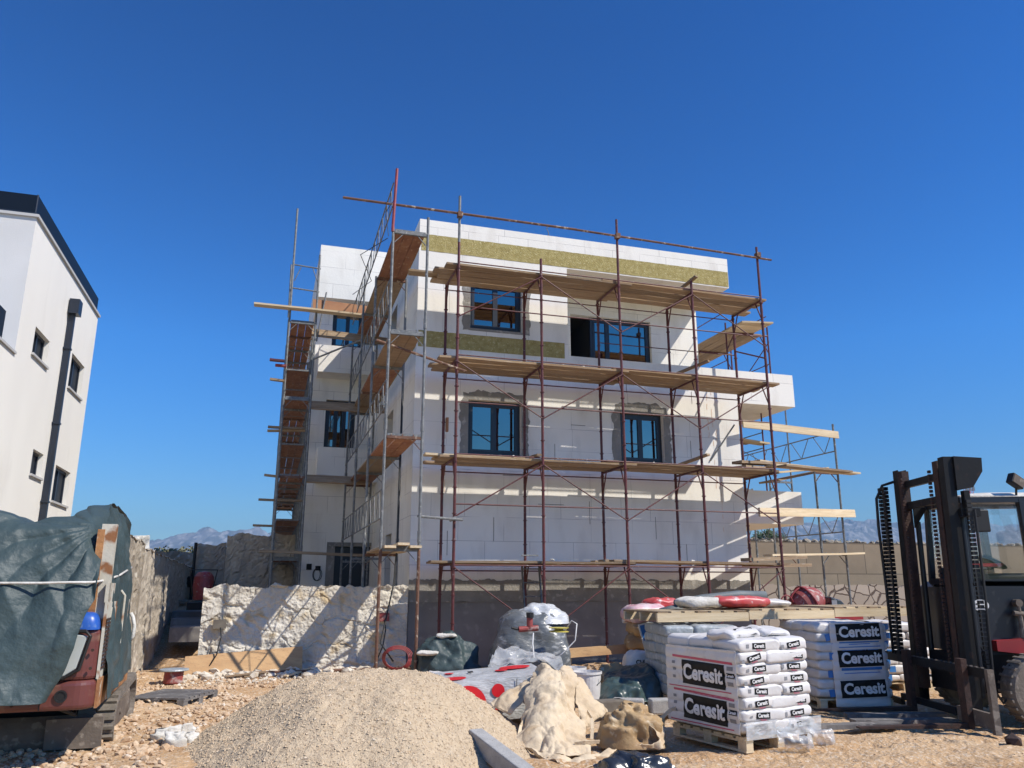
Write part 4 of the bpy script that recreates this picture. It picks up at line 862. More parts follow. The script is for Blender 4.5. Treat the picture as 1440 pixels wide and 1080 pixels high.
top('steel_post', MB().bar(S(fr(274, 780, 11.7)[0], 11.7, .8), S(fr(274, 780, 11.7)[0], 11.7, fr(274, 763, 11.7)[1]), .05), 'black_steel', 'thin black post standing between the alley walls', 'post')
def alley_wall(n0, n1, z1, z1b, label, s_=-5.5, mt='stone_dark'):
    m = rough_wall('stone_wall', n0, n1, 0, -.2, z1, mt, label, side=s_, res=.07, amp=-.05, cell=2.4, jag=.07, depth=.5, z1b=z1b); return m
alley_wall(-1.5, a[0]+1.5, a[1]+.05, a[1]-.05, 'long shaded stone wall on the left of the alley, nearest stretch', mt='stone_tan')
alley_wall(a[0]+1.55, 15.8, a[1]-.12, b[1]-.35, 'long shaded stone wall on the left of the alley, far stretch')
# white plaster spill over the alley wall
p = sd(198, 757, -5.5)
g = sheet([[at(x, y, 16.2+(x-180)*.02) for x in (186, 192, 198, 204, 209)] for y in (753, 765, 785, 800)], 24, 24, .06, 4, ridge=.04)
top('white_sheet', g, 'white_cloth', 'white sheet hanging over the top of the alley wall', 'sheet', sm=True)
# right: crazy paving wall, panel wall
def crazy_wall():
    m = D.materials.new('crazy_paving'); m.use_nodes = True; nt = m.node_tree; nd = nt.nodes; L = nt.links; b = nd['Principled BSDF']
    tc = nd.new('ShaderNodeTexCoord'); n0 = nd.new('ShaderNodeTexNoise'); n0.inputs['Scale'].default_value = 3; L.new(tc.outputs['Object'], n0.inputs[0])
    va = nd.new('ShaderNodeMix'); va.data_type = 'VECTOR'; va.inputs[0].default_value = .10; L.new(tc.outputs['Object'], va.inputs[4]); L.new(n0.outputs[1], va.inputs[5])
    v = nd.new('ShaderNodeTexVoronoi'); v.feature = 'DISTANCE_TO_EDGE'; v.inputs['Scale'].default_value = 2.9; L.new(va.outputs[1], v.inputs['Vector'])
    v2 = nd.new('ShaderNodeTexVoronoi'); v2.inputs['Scale'].default_value = 2.9; L.new(va.outputs[1], v2.inputs['Vector'])
    r = nd.new('ShaderNodeValToRGB'); r.color_ramp.elements[0].position = .02; r.color_ramp.elements[1].position = .05; L.new(v.outputs['Distance'], r.inputs[0])
    c = nd.new('ShaderNodeMix'); c.data_type = 'RGBA'; c.inputs[6].default_value = (.27, .22, .17, 1); c.inputs[7].default_value = (.36, .30, .24, 1); L.new(v2.outputs['Color'], c.inputs[0])
    x = nd.new('ShaderNodeMix'); x.data_type = 'RGBA'; L.new(r.outputs[0], x.inputs[0]); x.inputs[6].default_value = (.09, .06, .045, 1); L.new(c.outputs[2], x.inputs[7]); L.new(x.outputs[2], b.inputs['Base Color']); b.inputs['Roughness'].default_value = .9
    bp = nd.new('ShaderNodeBump'); bp.inputs['Distance'].default_value = .03; L.new(r.outputs[0], bp.inputs['Height']); L.new(bp.outputs[0], b.inputs['Normal']); MT['crazy_paving'] = m
    mb = MB(); K = 260; W_2 = 17.; vs = []
    for i in range(K+1):
        x = W_2*i/K; t = 1.60+nz(x*1.3, 3)*.10+nz(x*6, 8)*.05; vs += [(x, 0, -.1), (x, 0, t), (x, .35, t-.03), (x, .35, -.1)]
    mb.add(vs, [(4*i+a, 4*i+4+a, 4*i+5+a, 4*i+1+a) for i in range(K) for a in range(3)]+[(0, 1, 2, 3), (4*K+3, 4*K+2, 4*K+1, 4*K)])
    top('paved_stone_wall', mb, 'crazy_paving', 'low wall of light irregular stone slabs with dark joints behind the mixer', 'wall', loc=S(7.45, 6.0, 0), rz=PHI)
crazy_wall()
m = MB().box((0, 0, 0), (30, .3, 1.36+EYE)); top('panel_wall', m, 'concrete_panels', 'long tan retaining wall of large panels on the right', 'wall', loc=S(10.0, 7.55, 0), rz=PHI)
m = MB().box((0, 0, 0), (2.6, .3, 1.38+EYE)); top('panel_wall', m, 'render_white', 'short white piece of retaining wall just right of the building', 'wall', loc=S(7.35, 7.5, 0), rz=PHI)
# rubble and scrub behind the walls
g = MB()
def leafclump(g, c, r, n, lf):
    for _ in range(n):
        d = Vector((random.gauss(0, 1), random.gauss(0, 1), random.gauss(0, 1))).normalized()*(random.random()**.4)*r
        p = Vector(c)+Vector((d.x, d.y, d.z*.75)); a = Vector((random.gauss(0, 1), random.gauss(0, 1), random.gauss(0, 1))).normalized(); b = a.orthogonal().normalized()
        g.add([p-a*lf, p+b*lf*.6, p+a*lf, p-b*lf*.6], [(0, 1, 2, 3)])
for i in range(420):
    s_ = random.uniform(7.4, 40); n_ = random.uniform(8.9, 16); P_ = S(s_, n_, 3.02); leafclump(g, P_, random.uniform(.1, .25), 26, .05)
for i in range(260):
    s_ = random.uniform(-12, -3); n_ = random.uniform(18, 30); P_ = S(s_, n_, 2.85); leafclump(g, P_, random.uniform(.15, .4), 30, .06)
top('scrub', g, 'scrub', 'low dry scrub on the ground behind the retaining walls', 'scrub', kind='stuff')
g = MB()
for i in range(1500): P_ = S(random.uniform(9.9, 36), random.uniform(8.0, 12), 3.03); g.stone(P_, random.uniform(.05, .13))
for i in range(350): P_ = S(random.uniform(-12, -4), random.uniform(16.5, 22), 2.5); g.stone(P_, random.uniform(.06, .16))
top('field_stones', g, 'stone_tan', 'pale field stones heaped behind the retaining wall', 'stones', kind='stuff')
# a bushy tree seen below the lower balcony
def tree(x, Y, ztop, r, label):
    P_ = at(x, 756, Y); b = Vector((P_.x, P_.y, 2.8)); T = E('bushy_tree', b, 0, label, 'tree')
    h = ztop-b.z; m = MB()
    m.bar((0, 0, -.1), (.05, 0, h*.45), .09, 8, .06)
    for k in range(5): a_ = k*1.3; m.bar((.03, 0, h*.3), (cos(a_)*r*.6, sin(a_)*r*.6, h*.7), .04, 6, .015)
    part('trunk', m, 'bark', T); g = MB()
    for k in range(26):
        a_ = random.random()*6.28; q = random.random()**.5*r; leafclump(g, (cos(a_)*q, sin(a_)*q, h*.62+random.uniform(-.3, .32)*h*(1-q/r*.4)), r*.32, 130, .07)
    part('crown', g, 'leaf', T)
tree(1086, 50, at(1086, 743, 50).z, 1.1, 'dark green bushy tree seen under the lower right balcony')
tree(1066, 58, at(1066, 750, 58).z, .8, 'smaller dark tree left of the bushy tree under the lower balcony')
# distant lattice mast
P_ = at(1372, 760, 420); T = E('radio_mast', (P_.x, P_.y, 2.8), 0, 'distant red and white lattice mast above the forklift cab', 'mast'); zt = at(1370, 684, 420).z-2.8
for k in range(8):
    z0, z1 = zt*k/8, zt*(k+1)/8; m = MB(); w_ = 1.5
    for x, y in ((-1, -1), (1, -1), (1, 1), (-1, 1)): m.bar((x*w_, y*w_, z0), (x*w_, y*w_, z1), .16, 5)
    for q in range(3):
        za, zb = z0+(z1-z0)*q/3, z0+(z1-z0)*(q+1)/3; m.bar((-w_, -w_, za), (w_, -w_, zb), .1, 4); m.bar((w_, -w_, za), (-w_, -w_, zb), .1, 4); m.bar((-w_, -w_, zb), (w_, -w_, zb), .1, 4)
    part('mast_section', m, 'ink_red' if k % 2 else 'ink_white', T)
m = MB(); 
for q in range(3): m.box((-2.4+q*1.8, -1.8, zt-2.5), (-1.2+q*1.8, -1.3, zt-.2))
part('antenna', m, 'galvanised', T)
# ------------------------------------------------------------------ covered mini excavator (rear towards us)
EX = Vector((-3.61, 7.28, 0)); ed = Vector((-.33, .944, 0)).normalized(); ee = Vector((ed.y, -ed.x, 0))     # heading, its right
EA = math.atan2(ee.y, ee.x)
XV = E('mini_excavator', EX, EA, 'rusty maroon and white tracked mini excavator wrapped in a green tarp at the left edge', 'excavator')
# local: x to its right side (0 = right flank), y forward
def rounded(x0, x1, y0, y1, r, z0, z1, mb, n=6, taper=0):
    pts = []
    for cx, cy, a0 in ((x1-r, y0+r, -pi/2), (x1-r, y1-.05, 0), (x0+.05, y1-.05, pi/2), (x0+r, y0+r, pi)):
        rr = r if cy == y0+r else .05
        for i in range(n+1):
            a = a0+i/n*pi/2; pts.append((cx+rr*cos(a), cy+rr*sin(a)))
    return mb.prism([(x, y, z0) for x, y in pts], (0, 0, z1-z0))
m = MB(); rounded(-1.62, .0, 0, 1.0, .16, .56, .80, m); cw = part('counterweight', m, 'maroon_paint', XV); bevel(cw, .04, 3)
m = MB(); rounded(-1.6, -.012, .02, .5, .15, .80, 1.22, m); m2 = part('engine_cover', m, 'maroon_paint', XV); bevel(m2, .03, 2)
for xx in (-.42,): part('cover_joint', MB().box((xx, -.004, .57), (xx+.008, .003, .80)), 'ink_black', XV)
m = MB(); m.prism([(-.95, -.012, .84), (-.26, -.012, .84), (-.17, -.012, .90), (-.11, -.012, 1.17), (-.22, -.012, 1.19), (-.95, -.012, 1.19)], (0, .04, 0)); rp = part('rear_panel', m, 'pale_panel', XV); bevel(rp, .01, 2)
m = MB(); m.tube([(-.97, -.012, .825), (-.26, -.012, .825), (-.15, -.014, .89), (-.09, -.014, 1.17), (-.13, -.012, 1.21), (-.3, -.012, 1.215)], .016); part('panel_seal', m, 'hose_black', rp)
m = MB(); m.lathe((-.26, -.0, .68), [(.045, -.012), (.052, -.02), (.038, -.02), (.034, 0)], 16, 'Y'); part('lamp_socket', m, 'hose_black', XV)
m = MB()
for i in range(9):
    a = pi/2*i/8; m.add([], [])
m.grid(20, 10, lambda u, v: Vector((-.17+.135*math.copysign(abs(cos(u*2*pi))**.6, cos(u*2*pi))*cos(v*pi/2)**.5, .13+.13*math.copysign(abs(sin(u*2*pi))**.6, sin(u*2*pi))*cos(v*pi/2)**.5, 1.22+.15*sin(v*pi/2)))); part('fuel_cap', m, 'blue_paint', XV, sm=True)
for x_, z_ in ((-.62, .72), (-1.3, .72), (-.62, .62), (-1.3, .62), (-.06, 1.05), (-.06, .9)): part('bolt', MB().bar((x_, -.012, z_), (x_, .01, z_), .014, 6), 'rust_dark', XV)
part('hose', MB().tube([(-.3, 1.2, .5), (-.25, .8, .42), (-.35, .6, .5), (-.6, .5, .55)], .018), 'hose_black', XV); part('grab_rail', MB().tube([(.01, .9, 1.0), (.05, .9, 1.05), (.05, .9, 1.5), (.01, .9, 1.55)], .012), 'rusty_white', XV)
# cab: rusty rear pillar, white flank with louvres
m = MB(); m.box((-.02, .10, .80), (.0, 1.9, 1.45)); m.box((-.03, .10, 1.45), (-.005, .55, 1.62)); part('side_panel', m, 'rusty_white', XV)
m = MB(); m.box((-.13, .16, 1.2), (-.005, .24, 2.15)); m.box((-.125, .24, 1.5), (-.03, .46, 2.1)); part('cab_pillar', m, 'rusty_white', XV)
m = MB(); m.box((-.16, .15, 1.24), (-.10, .20, 2.1)); m.box((-.4, .17, 1.20), (-.16, .20, 1.36)); part('rust_strip', m, 'rust_orange', XV)
m = MB(); m.box((-.01, .10, .56), (.012, 2.4, .80)); part('flank_skirt', m, 'rust_orange', XV)
m = MB(); m.box((0, .40, .84), (.006, .86, 1.40)); part('vent_door', m, 'rusty_white', XV)
m = MB()
for i in range(13):
    for j in range(2): m.box((.006, .14+j*.13, .88+i*.034), (.012, .25+j*.13, .902+i*.034))
part('louvre', m, 'rust_dark', XV)
part('deck', MB().box((-1.55, .5, .58), (-.03, 2.35, .78)), 'rust_dark', XV)
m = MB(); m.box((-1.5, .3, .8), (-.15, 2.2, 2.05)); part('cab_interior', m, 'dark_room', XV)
# undercarriage and track
def track(x):
    t = E_ = D.objects.new('track', None); COL.objects.link(t); t.parent = XV; t.location = (x, 1.25, 0)
    prof = []; L = 2.0; R_ = .25
    for i in range(13): a = -pi/2-i/12*pi; prof.append((R_+R_*cos(a)*1.0, R_+R_*sin(a)))
    for i in range(13): a = pi/2-i/12*pi; prof.append((L-R_+R_*cos(a), R_*1.12+R_*1.1*sin(a)))
    P = [(y, z) for y, z in prof]; n = len(P)
    mb = MB(); vs = []
    for k in range(n):
        y, z = P[k]; cy = min(max(y, R_), L-R_); cz = R_; iy, iz = cy+(y-cy)*.78, cz+(z-cz)*.80; vs += [(-.17, y, z), (.17, y, z), (.17, iy, iz), (-.17, iy, iz)]
    mb.add(vs, [(4*k+a, 4*((k+1) % n)+a, 4*((k+1) % n)+(a+1) % 4, 4*k+(a+1) % 4) for k in range(n) for a in range(4)])
    # lugs
    tot = 0; seg = []
    for k in range(n):
        a, b = P[k], P[(k+1) % n]; seg.append((tot, a, b)); tot += math.dist(a, b)
    q = 0
    while q < tot-.02:
        for s0, a, b in seg:
            l = math.dist(a, b)
            if s0 <= q < s0+l:
                t_ = (q-s0)/l; y = a[0]+(b[0]-a[0])*t_; z = a[1]+(b[1]-a[1])*t_; dy, dz = (b[0]-a[0])/l, (b[1]-a[1])/l; ny, nz_ = dz*-1, dy; 
                cy = min(max(y, R_), L-R_); 
                if (y-cy)*ny+(z-R_)*nz_ < 0: ny, nz_ = -ny, -nz_
                for sx, ex, of in ((-.168, -.01, 0), (.0, .165, .03)):
                    c = (y+dy*of, z+dz*of); A = [(c[0]-dy*.022, c[1]-dz*.022), (c[0]+dy*.022, c[1]+dz*.022), (c[0]+dy*.015+ny*.028, c[1]+dz*.015+nz_*.028), (c[0]-dy*.015+ny*.028, c[1]-dz*.015+nz_*.028)]
                    mb.prism([(sx, yy, zz) for yy, zz in A], (ex-sx, 0, 0))
        q += .085
    part('rubber_belt', mb, 'rubber', t); f = MB(); f.box((-.1, .2, .12), (.11, L-.2, .36)); f.lathe((.0, R_, R_), [(.16, -.1), (.19, -.1), (.19, .1), (.12, .12)], 18, 'X'); f.lathe((0, L-R_, R_), [(.16, -.1), (.19, -.1), (.19, .1), (.1, .13)], 18, 'X')
    f.bar((.11, L*.5, .24), (.125, L*.5, .24), .03, 10)
    part('track_frame', f, 'dusty_steel', t)
track(-.12); track(-1.45)
part('undercarriage', MB().box((-1.3, 1.5, .2), (-.3, 2.9, .5)).bar((-.8, 1.2, .5), (-.8, 1.2, .58), .4, 20), 'black_steel', XV)
m = MB(); K = 8; vs = []
for i in range(K+1):
    z = .02+.36*i/K; y = .98+.09*((i/K-.5)**2)*4; vs += [(-1.65, y, z), (-.02, y, z), (-.02, y+.03, z), (-1.65, y+.03, z)]
m.add(vs, [(4*i+a, 4*i+4+a, 4*i+4+(a+1) % 4, 4*i+(a+1) % 4) for i in range(K) for a in range(4)]+[(0, 1, 2, 3), (4*K+3, 4*K+2, 4*K+1, 4*K)]); m.box((-.50, .93, .10), (-.02, .98, .37)); part('dozer_blade', m, 'dusty_steel', XV)
# the tarpaulin, rope
def px3(l): return [at(x, y, Y) for x, y, Y in l]
rows = [px3([(157, 711, 8.2), (132, 716, 7.9), (105, 729, 7.6), (72, 732, 7.45), (38, 737, 7.3), (0, 722, 7.2), (-60, 716, 7.1), (-140, 730, 7.0)]),
        px3([(149, 738, 7.75), (130, 737, 7.5), (108, 744, 7.35), (76, 748, 7.25), (38, 754, 7.15), (0, 758, 7.05), (-60, 762, 6.95), (-140, 765, 6.8)]),
        px3([(143, 785, 7.4), (126, 790, 7.28), (106, 796, 7.2), (74, 800, 7.12), (38, 806, 7.04), (0, 812, 6.94), (-60, 818, 6.82), (-140, 820, 6.7)]),
        px3([(135, 832, 7.2), (117, 845, 7.14), (96, 852, 7.08), (68, 858, 7.02), (36, 862, 6.98), (0, 866, 6.9), (-60, 870, 6.8), (-140, 872, 6.7)]),
        px3([(110, 890, 7.12), (94, 900, 7.06), (78, 905, 7.0), (57, 910, 6.96), (30, 914, 6.92), (0, 918, 6.86), (-60, 922, 6.76), (-140, 925, 6.66)]),
        px3([(84, 950, 7.08), (74, 953, 7.02), (60, 956, 6.98), (44, 958, 6.94), (22, 960, 6.9), (-4, 962, 6.82), (-60, 966, 6.72), (-140, 968, 6.6)]),
        px3([(64, 988, 7.05), (56, 990, 6.98), (46, 991, 6.94), (32, 992, 6.9), (14, 993, 6.86), (-8, 993, 6.78), (-60, 994, 6.7), (-140, 996, 6.56)])]
g = sheet(rows, 150, 140, .024, 1.9, 3, ridge=.012, crump=.05, cs=1.6)
# gathered folds fanning out of the knot by the corner
kn = at(150, 742, 7.7); vs = []
for p in g.v:
    p = Vector(p); d = (p-kn); r = d.length; a = math.atan2(d.z, -d.x*.9-.2*d.y)
    w_ = (abs(math.sin(a*9+nz(r*1.1, 2)*1.6))*2-1)*.020*smooth(r/.4)*(1-smooth((r-.7)/1.3)) ; p += Vector((-.25, -1, .1)).normalized()*w_; vs.append(tuple(p))
g.v = vs
T_ = top('tarpaulin', g, 'tarp_green', 'creased green plastic tarp tied over the back of the mini excavator', 'tarp', sm=True); solid(T_, .003)
rows2 = [px3([(157, 709, 8.2), (160, 714, 8.3), (166, 717, 8.5), (172, 724, 8.75)]), px3([(150, 740, 7.74), (158, 741, 7.9), (170, 746, 8.3), (182, 756, 8.9)]),
         px3([(152, 790, 7.66), (160, 794, 7.8), (172, 796, 8.3), (185, 796, 9.15)]), px3([(153, 850, 7.62), (160, 852, 7.8), (173, 850, 8.3), (184, 846, 9.2)]),
         px3([(153, 915, 7.6), (160, 912, 7.85), (172, 905, 8.35), (184, 898, 9.25)]), px3([(153, 984, 7.6), (161, 972, 7.9), (172, 955, 8.4), (183, 940, 9.25)])]
g = sheet(rows2, 60, 120, .018, 3.2, 8, ridge=.01, crump=.035, cs=2.4)
vs = []
for p in g.v:
    p = Vector(p); s_ = (p-Vector(EX)).dot(ed); p += ee*(math.sin(s_*17+nz(p.z*1.2, s_)*2.5)*.013); vs.append(tuple(p))
g.v = vs; T2 = top('tarpaulin', g, 'tarp_green', 'hanging side flap of the green tarp on the right flank of the mini excavator', 'tarp', sm=True); solid(T2, .003)
g = sheet([rows[0], [p+ed*.8+Vector((0, 0, .04)) for p in rows[0]], [p+ed*1.6-Vector((0, 0, .1)) for p in rows[0]], [p+ed*2.0-Vector((0, 0, .8)) for p in rows[0]]], 60, 30, .05, 2, 5, ridge=.03)
top('tarpaulin', g, 'tarp_green', 'top sheet of green tarp over the cab roof of the mini excavator', 'tarp', sm=True)
g = sheet([px3([(157, 710, 8.15), (152, 708, 8.15)]), px3([(120, 722, 7.85), (118, 716, 7.9)]), px3([(70, 733, 7.5), (90, 724, 7.8)])], 20, 6, .01, 3) if 0 else None
top('rope', MB().tube(px3([(-60, 819, 6.79), (0, 820, 6.91), (60, 820, 7.0), (100, 819, 7.10), (128, 819, 7.17), (136, 818, 7.24), (152, 815, 7.58), (168, 809, 8.1), (185, 798, 9.05)]), .011), 'white_cloth', 'pale rope tied round the tarp at half height', 'rope', sm=True)
top('rope', MB().tube(px3([(184, 862, 9.2), (187, 868, 9.2), (189, 880, 9.2), (187, 894, 9.2), (183, 901, 9.2)]), .02), 'white_cloth', 'short loop of pale rope sticking out behind the tarp flap', 'rope', sm=True)

# ------------------------------------------------------------------ forklift, facing left
FK = Vector((6.4, 10.5, 0)); FL = E('forklift', FK, 0, 'dark forklift with a tall mast and enclosed cab at the right edge', 'forklift')
def fp(name, mb, m, par=None, **k): return part(name, mb, m, par or FL, **k)
def L_(x, y, z): return (x-FK.x, y-FK.y, z)
xb, xt, zt = 5.36, 5.42, 3.17
def mx(z): return xb+(xt-xb)*z/zt
for yu in (9.93, 11.12):
    m = MB(); sgn = 1 if yu > 10.5 else -1
    for x0, x1, y0, y1 in ((0, .13, -.08, -.06), (.0, .018, -.06, .05), (.112, .13, -.06, .05)):
        z0, z1 = .12, zt
        P = [(mx(z0)+x0, z0), (mx(z0)+x1, z0), (mx(z1)+x1, z1), (mx(z1)+x0, z1)]; m.prism([L_(x, yu+min(y0*-sgn, y1*-sgn), z) for x, z in P], (0, abs(y1-y0), 0))
    fp('mast_channel', m, 'black_steel')
    m = MB(); z0, z1 = .3, zt-.03; yy = yu-sgn*.13; P = [(mx(z0)+.03, z0), (mx(z0)+.11, z0), (mx(z1)+.11, z1), (mx(z1)+.03, z1)]; m.prism([L_(x, yy-.02, z) for x, z in P], (0, .04, 0)); P = [(mx(z0)-.005, z0), (mx(z0)+.025, z0), (mx(z1)+.025, z1), (mx(z1)-.005, z1)]; m.prism([L_(x, yy-.06, z) for x, z in P], (0, .12, 0)); fp('inner_channel', m, 'rust_dark')
    # lift cylinder and chain
    m = MB(); m.bar(L_(mx(.3)+.22, yu-sgn*.05, .3), L_(mx(2.4)+.22, yu-sgn*.05, 2.45), .035, 12); fp('lift_cylinder', m, 'navy_paint')
    m = MB(); z = .55
    while z < 3.0: m.box(L_(mx(z)-.05, yu-sgn*.24, z), L_(mx(z)-.02, yu-sgn*.20, z+.035)); z += .05
    fp('lift_chain', m, 'rust_dark')
for z in (2.95, 2.66):
    fp('mast_crossbar', MB().beam(L_(mx(z)+.06, 9.95, z), L_(mx(z)+.06, 11.1, z+.0), .07, .09), 'black_steel')
m = MB(); q = [(mx(3.17)+.12, 3.17), (mx(3.17)+.47, 3.15), (mx(3.0)+.46, 2.98), (mx(2.8)+.32, 2.78), (mx(2.7)+.12, 2.74)]
m.prism([L_(x, 9.82, z) for x, z in q], (0, .03, 0)); fp('mast_plate', m, 'black_steel'); m = MB(); m.box(L_(mx(2.6)+.12, 9.80, 2.42), L_(mx(2.6)+.36, 9.92, 2.52)); m.box(L_(mx(2.6)+.2, 9.82, 2.52), L_(mx(2.6)+.27, 9.90, 2.74)); fp('mast_bracket', m, 'black_steel')
q = [(mx(2.68)+.02, 2.68), (mx(2.6)+.2, 2.62), (mx(2.3)+.02, 2.36)]; m = MB(); m.prism([L_(x+.1, 10.95, z) for x, z in q], (0, .03, 0)); fp('mast_plate', m, 'black_steel')
# energy chain of hose links on the far side of the mast
m = MB(); z = .7
while z < 2.95:
    x = mx(z)-.13+.0*z; m.box(L_(x-.035, 11.17, z), L_(x+.03, 11.23, z+.046)); m.box(L_(x-.035, 11.30, z), L_(x+.03, 11.36, z+.046)); m.box(L_(x-.02, 11.17, z+.004), L_(x+.012, 11.36, z+.04)) if int(z/.055) % 2 == 0 else None; z += .055
fp('hose_chain', m, 'hose_black')
m = MB(); m.tube([L_(mx(.7)-.16, 11.36, .7), L_(mx(1.5)-.17, 11.36, 1.5), L_(mx(2.4)-.2, 11.36, 2.4), L_(mx(2.8)-.2, 11.34, 2.8), L_(mx(3.0)-.12, 11.3, 2.98), L_(mx(3.05), 11.2, 3.02)], .02); m.tube([L_(mx(.7)-.05, 11.4, .7), L_(mx(2)-.05, 11.4, 2), L_(mx(2.9)-.06, 11.36, 2.9)], .014); fp('hose', m, 'hose_black', sm=True)
m = MB(); z = .5
while z < 2.6:
    x = mx(z)+.2; m.box(L_(x-.03, 9.74, z), L_(x+.03, 9.78, z+.04)); z += .052
m.tube([L_(mx(.5)+.22, 9.73, .45), L_(mx(1.5)+.25, 9.73, 1.5), L_(mx(2.5)+.25, 9.73, 2.5)], .016); m.tube([L_(mx(.5)+.2, 9.73, .45), L_(mx(.3)+.3, 9.72, .28), L_(mx(.3)+.42, 9.72, .4), L_(mx(.6)+.45, 9.75, .7)], .016); fp('hose', m, 'hose_black')
# carriage, side frames and forks
cx = 5.22
m = MB(); m.box(L_(cx, 9.2, .60), L_(cx+.05, 12.15, .70)); m.box(L_(cx, 9.95, .12), L_(cx+.05, 11.3, .20)); fp('carriage', m, 'black_steel')
m = MB(); m.box(L_(cx-.01, 9.16, .03), L_(cx+.06, 9.22, .70)); m.beam(L_(cx+.02, 9.22, .16), L_(cx+.02, 9.9, .16), .05, .16); m.box(L_(cx, 9.22, .13), L_(cx+.05, 9.9, .15)); fp('side_frame', m, 'dusty_steel')
m = MB(); m.box(L_(cx-.0, 12.1, .05), L_(cx+.06, 12.17, .70)); m.box(L_(cx, 11.3, .05), L_(cx+.05, 12.1, .13)); fp('side_frame', m, 'black_steel')
m = MB()
for i in range(26): m.box(L_(cx+.01, 9.3+i*.11, .70), L_(cx+.04, 9.34+i*.11, .712))
fp('carriage_teeth', m, 'dusty_steel')
for y in (9.63, 10.93):
    m = MB(); m.box(L_(cx-.07, y-.07, .03), L_(cx-.005, y+.07, .78)); v = [L_(cx-.07, y-.06, .03), L_(cx-.07, y+.06, .03), L_(cx-.07, y+.06, .085), L_(cx-.07, y-.06, .085), L_(cx-1.3, y-.05, .03), L_(cx-1.3, y+.05, .03), L_(cx-1.3, y+.05, .045), L_(cx-1.3, y-.05, .045)]
    m.add(v, [(0, 3, 2, 1), (4, 5, 6, 7), (0, 1, 5, 4), (1, 2, 6, 5), (2, 3, 7, 6), (3, 0, 4, 7)]); fp('fork', m, 'rust_dark')
# body
LF = L_
def L_(x, y, z): return LF(x-.30, y+.2*(1 if y < 10.5 else -.2), z+.03)
m = MB(); m.prism([L_(5.95, 9.95, z_)[0:1]+(9.95-FK.y, z_) for z_ in (0,)][0:0] or [L_(x, 9.9, z) for x, z in ((5.98, .75), (6.0, 1.55), (6.12, 1.62), (7.9, 1.62), (7.9, .75))], (0, 1.3, 0)); fp('body', m, 'navy_paint')
m = MB(); m.prism([L_(x, 9.80, z) for x, z in ((6.15, .80), (6.15, .92), (6.55, .95), (7.2, .90), (9, .82), (9, .62), (7.2, .62), (6.7, .74))], (0, .12, 0)); m.box(L_(7.9, 9.85, .5), L_(9.0, 11.25, 1.3)); fp('red_chassis', m, 'red_paint')
m = MB(); m.box(L_(6.1, 10.0, .3), L_(8.9, 11.1, .8)); fp('chassis', m, 'black_steel')
def wheel(x, y, r, w, nm='wheel'):
    t = D.objects.new(nm, None); COL.objects.link(t); t.parent = FL; t.location = LF(x-.17, y, r)
    m = MB().lathe((0, 0, 0), [(r*.62, -w/2), (r*.9, -w/2), (r*.98, -w/2+.03), (r, -w/2+.06), (r, w/2-.06), (r*.98, w/2-.03), (r*.9, w/2), (r*.62, w/2)], 40, 'Y')
    for i in range(28):
        a = i*2*pi/28; c, s_ = cos(a), sin(a); R = Matrix.Rotation(-a, 3, 'Y'); m.box((r*.97, -w/2+.01, -.015), (r*1.02, w/2-.01, .015), R=R, c=(0, 0, 0))
    part('tyre', m, 'rubber', t); m = MB().lathe((0, 0, 0), [(r*.60, -w/2+.02), (r*.62, -w/2-.005), (r*.5, -w/2+.02), (r*.45, -w/2+.06), (r*.22, -w/2+.05), (r*.2, -w/2-.0), (.001, -w/2-.01)], 30, 'Y')
    for i in range(6): a = i*pi/3; m.bar((r*.33*cos(a), -w/2+.055, r*.33*sin(a)), (r*.33*cos(a), -w/2+.03, r*.33*sin(a)), .018, 6)
    part('rim', m, 'dusty_steel', t)
wheel(6.28, 9.72, .41, .26); wheel(6.28, 11.28, .41, .26); wheel(8.5, 9.8, .34, .22); wheel(8.5, 11.2, .34, .22)
# cab
yn, yf = 9.93, 11.07
def zc(x): return 2.66+(x-6.)*.02
m = MB()
for y in (yn, yf):
    m.beam(L_(6.0, y, 1.6), L_(6.06, y, 2.62), .06, .07, (1, 0, 0)); m.beam(L_(6.82, y, 1.0), L_(6.78, y, 2.64), .09, .07, (1, 0, 0)); m.beam(L_(8.1, y, 1.3), L_(7.7, y, 2.62), .07, .08, (1, 0, 0)); m.beam(L_(6.0, y, 2.62), L_(7.75, y, 2.64), .08, .07)
m.beam(L_(6.06, yn, 2.62), L_(6.06, yf, 2.62), .07, .08); m.beam(L_(7.7, yn, 2.62), L_(7.7, yf, 2.62), .07, .08); m.beam(L_(6.0, yn, 1.62), L_(6.0, yf, 1.62), .07, .08); m.box(L_(6.03, yn-.03, 1.56), L_(6.82, yn+.03, 1.64)); m.box(L_(6.0, yf-.03, 1.56), L_(6.82, yf+.03, 1.64)); m.beam(L_(6.06, 10.5, 1.6), L_(6.08, 10.5, 2.6), .03, .03, (1, 0, 0)); fp('cab_frame', m, 'navy_paint')
m = MB(); m.grid(16, 10, lambda u, v: Vector(L_(6.0+u*1.85, yn-.04+v*1.22, 2.66+.09*(1-abs(2*u-1)**5)*(1-abs(2*v-1)**5)))); m.box(L_(6.0, yn-.04, 2.655), L_(7.85, yf+.04, 2.675)); fp('cab_roof', m, 'rusty_white' if 0 else 'white_cloth')
for nm, a, b in (('side_window', L_(6.06, yn+.0, 1.64), L_(6.76, yn+.008, 2.59)), ('side_window', L_(6.06, yf, 1.64), L_(6.76, yf+.008, 2.59)), ('windscreen', L_(6.05, yn+.05, 1.66), L_(6.058, yf-.05, 2.58)), ('door_window', L_(6.88, yn, 1.2), L_(7.75, yn+.008, 2.58))): fp(nm, MB().box(a, b), 'clear_glass')
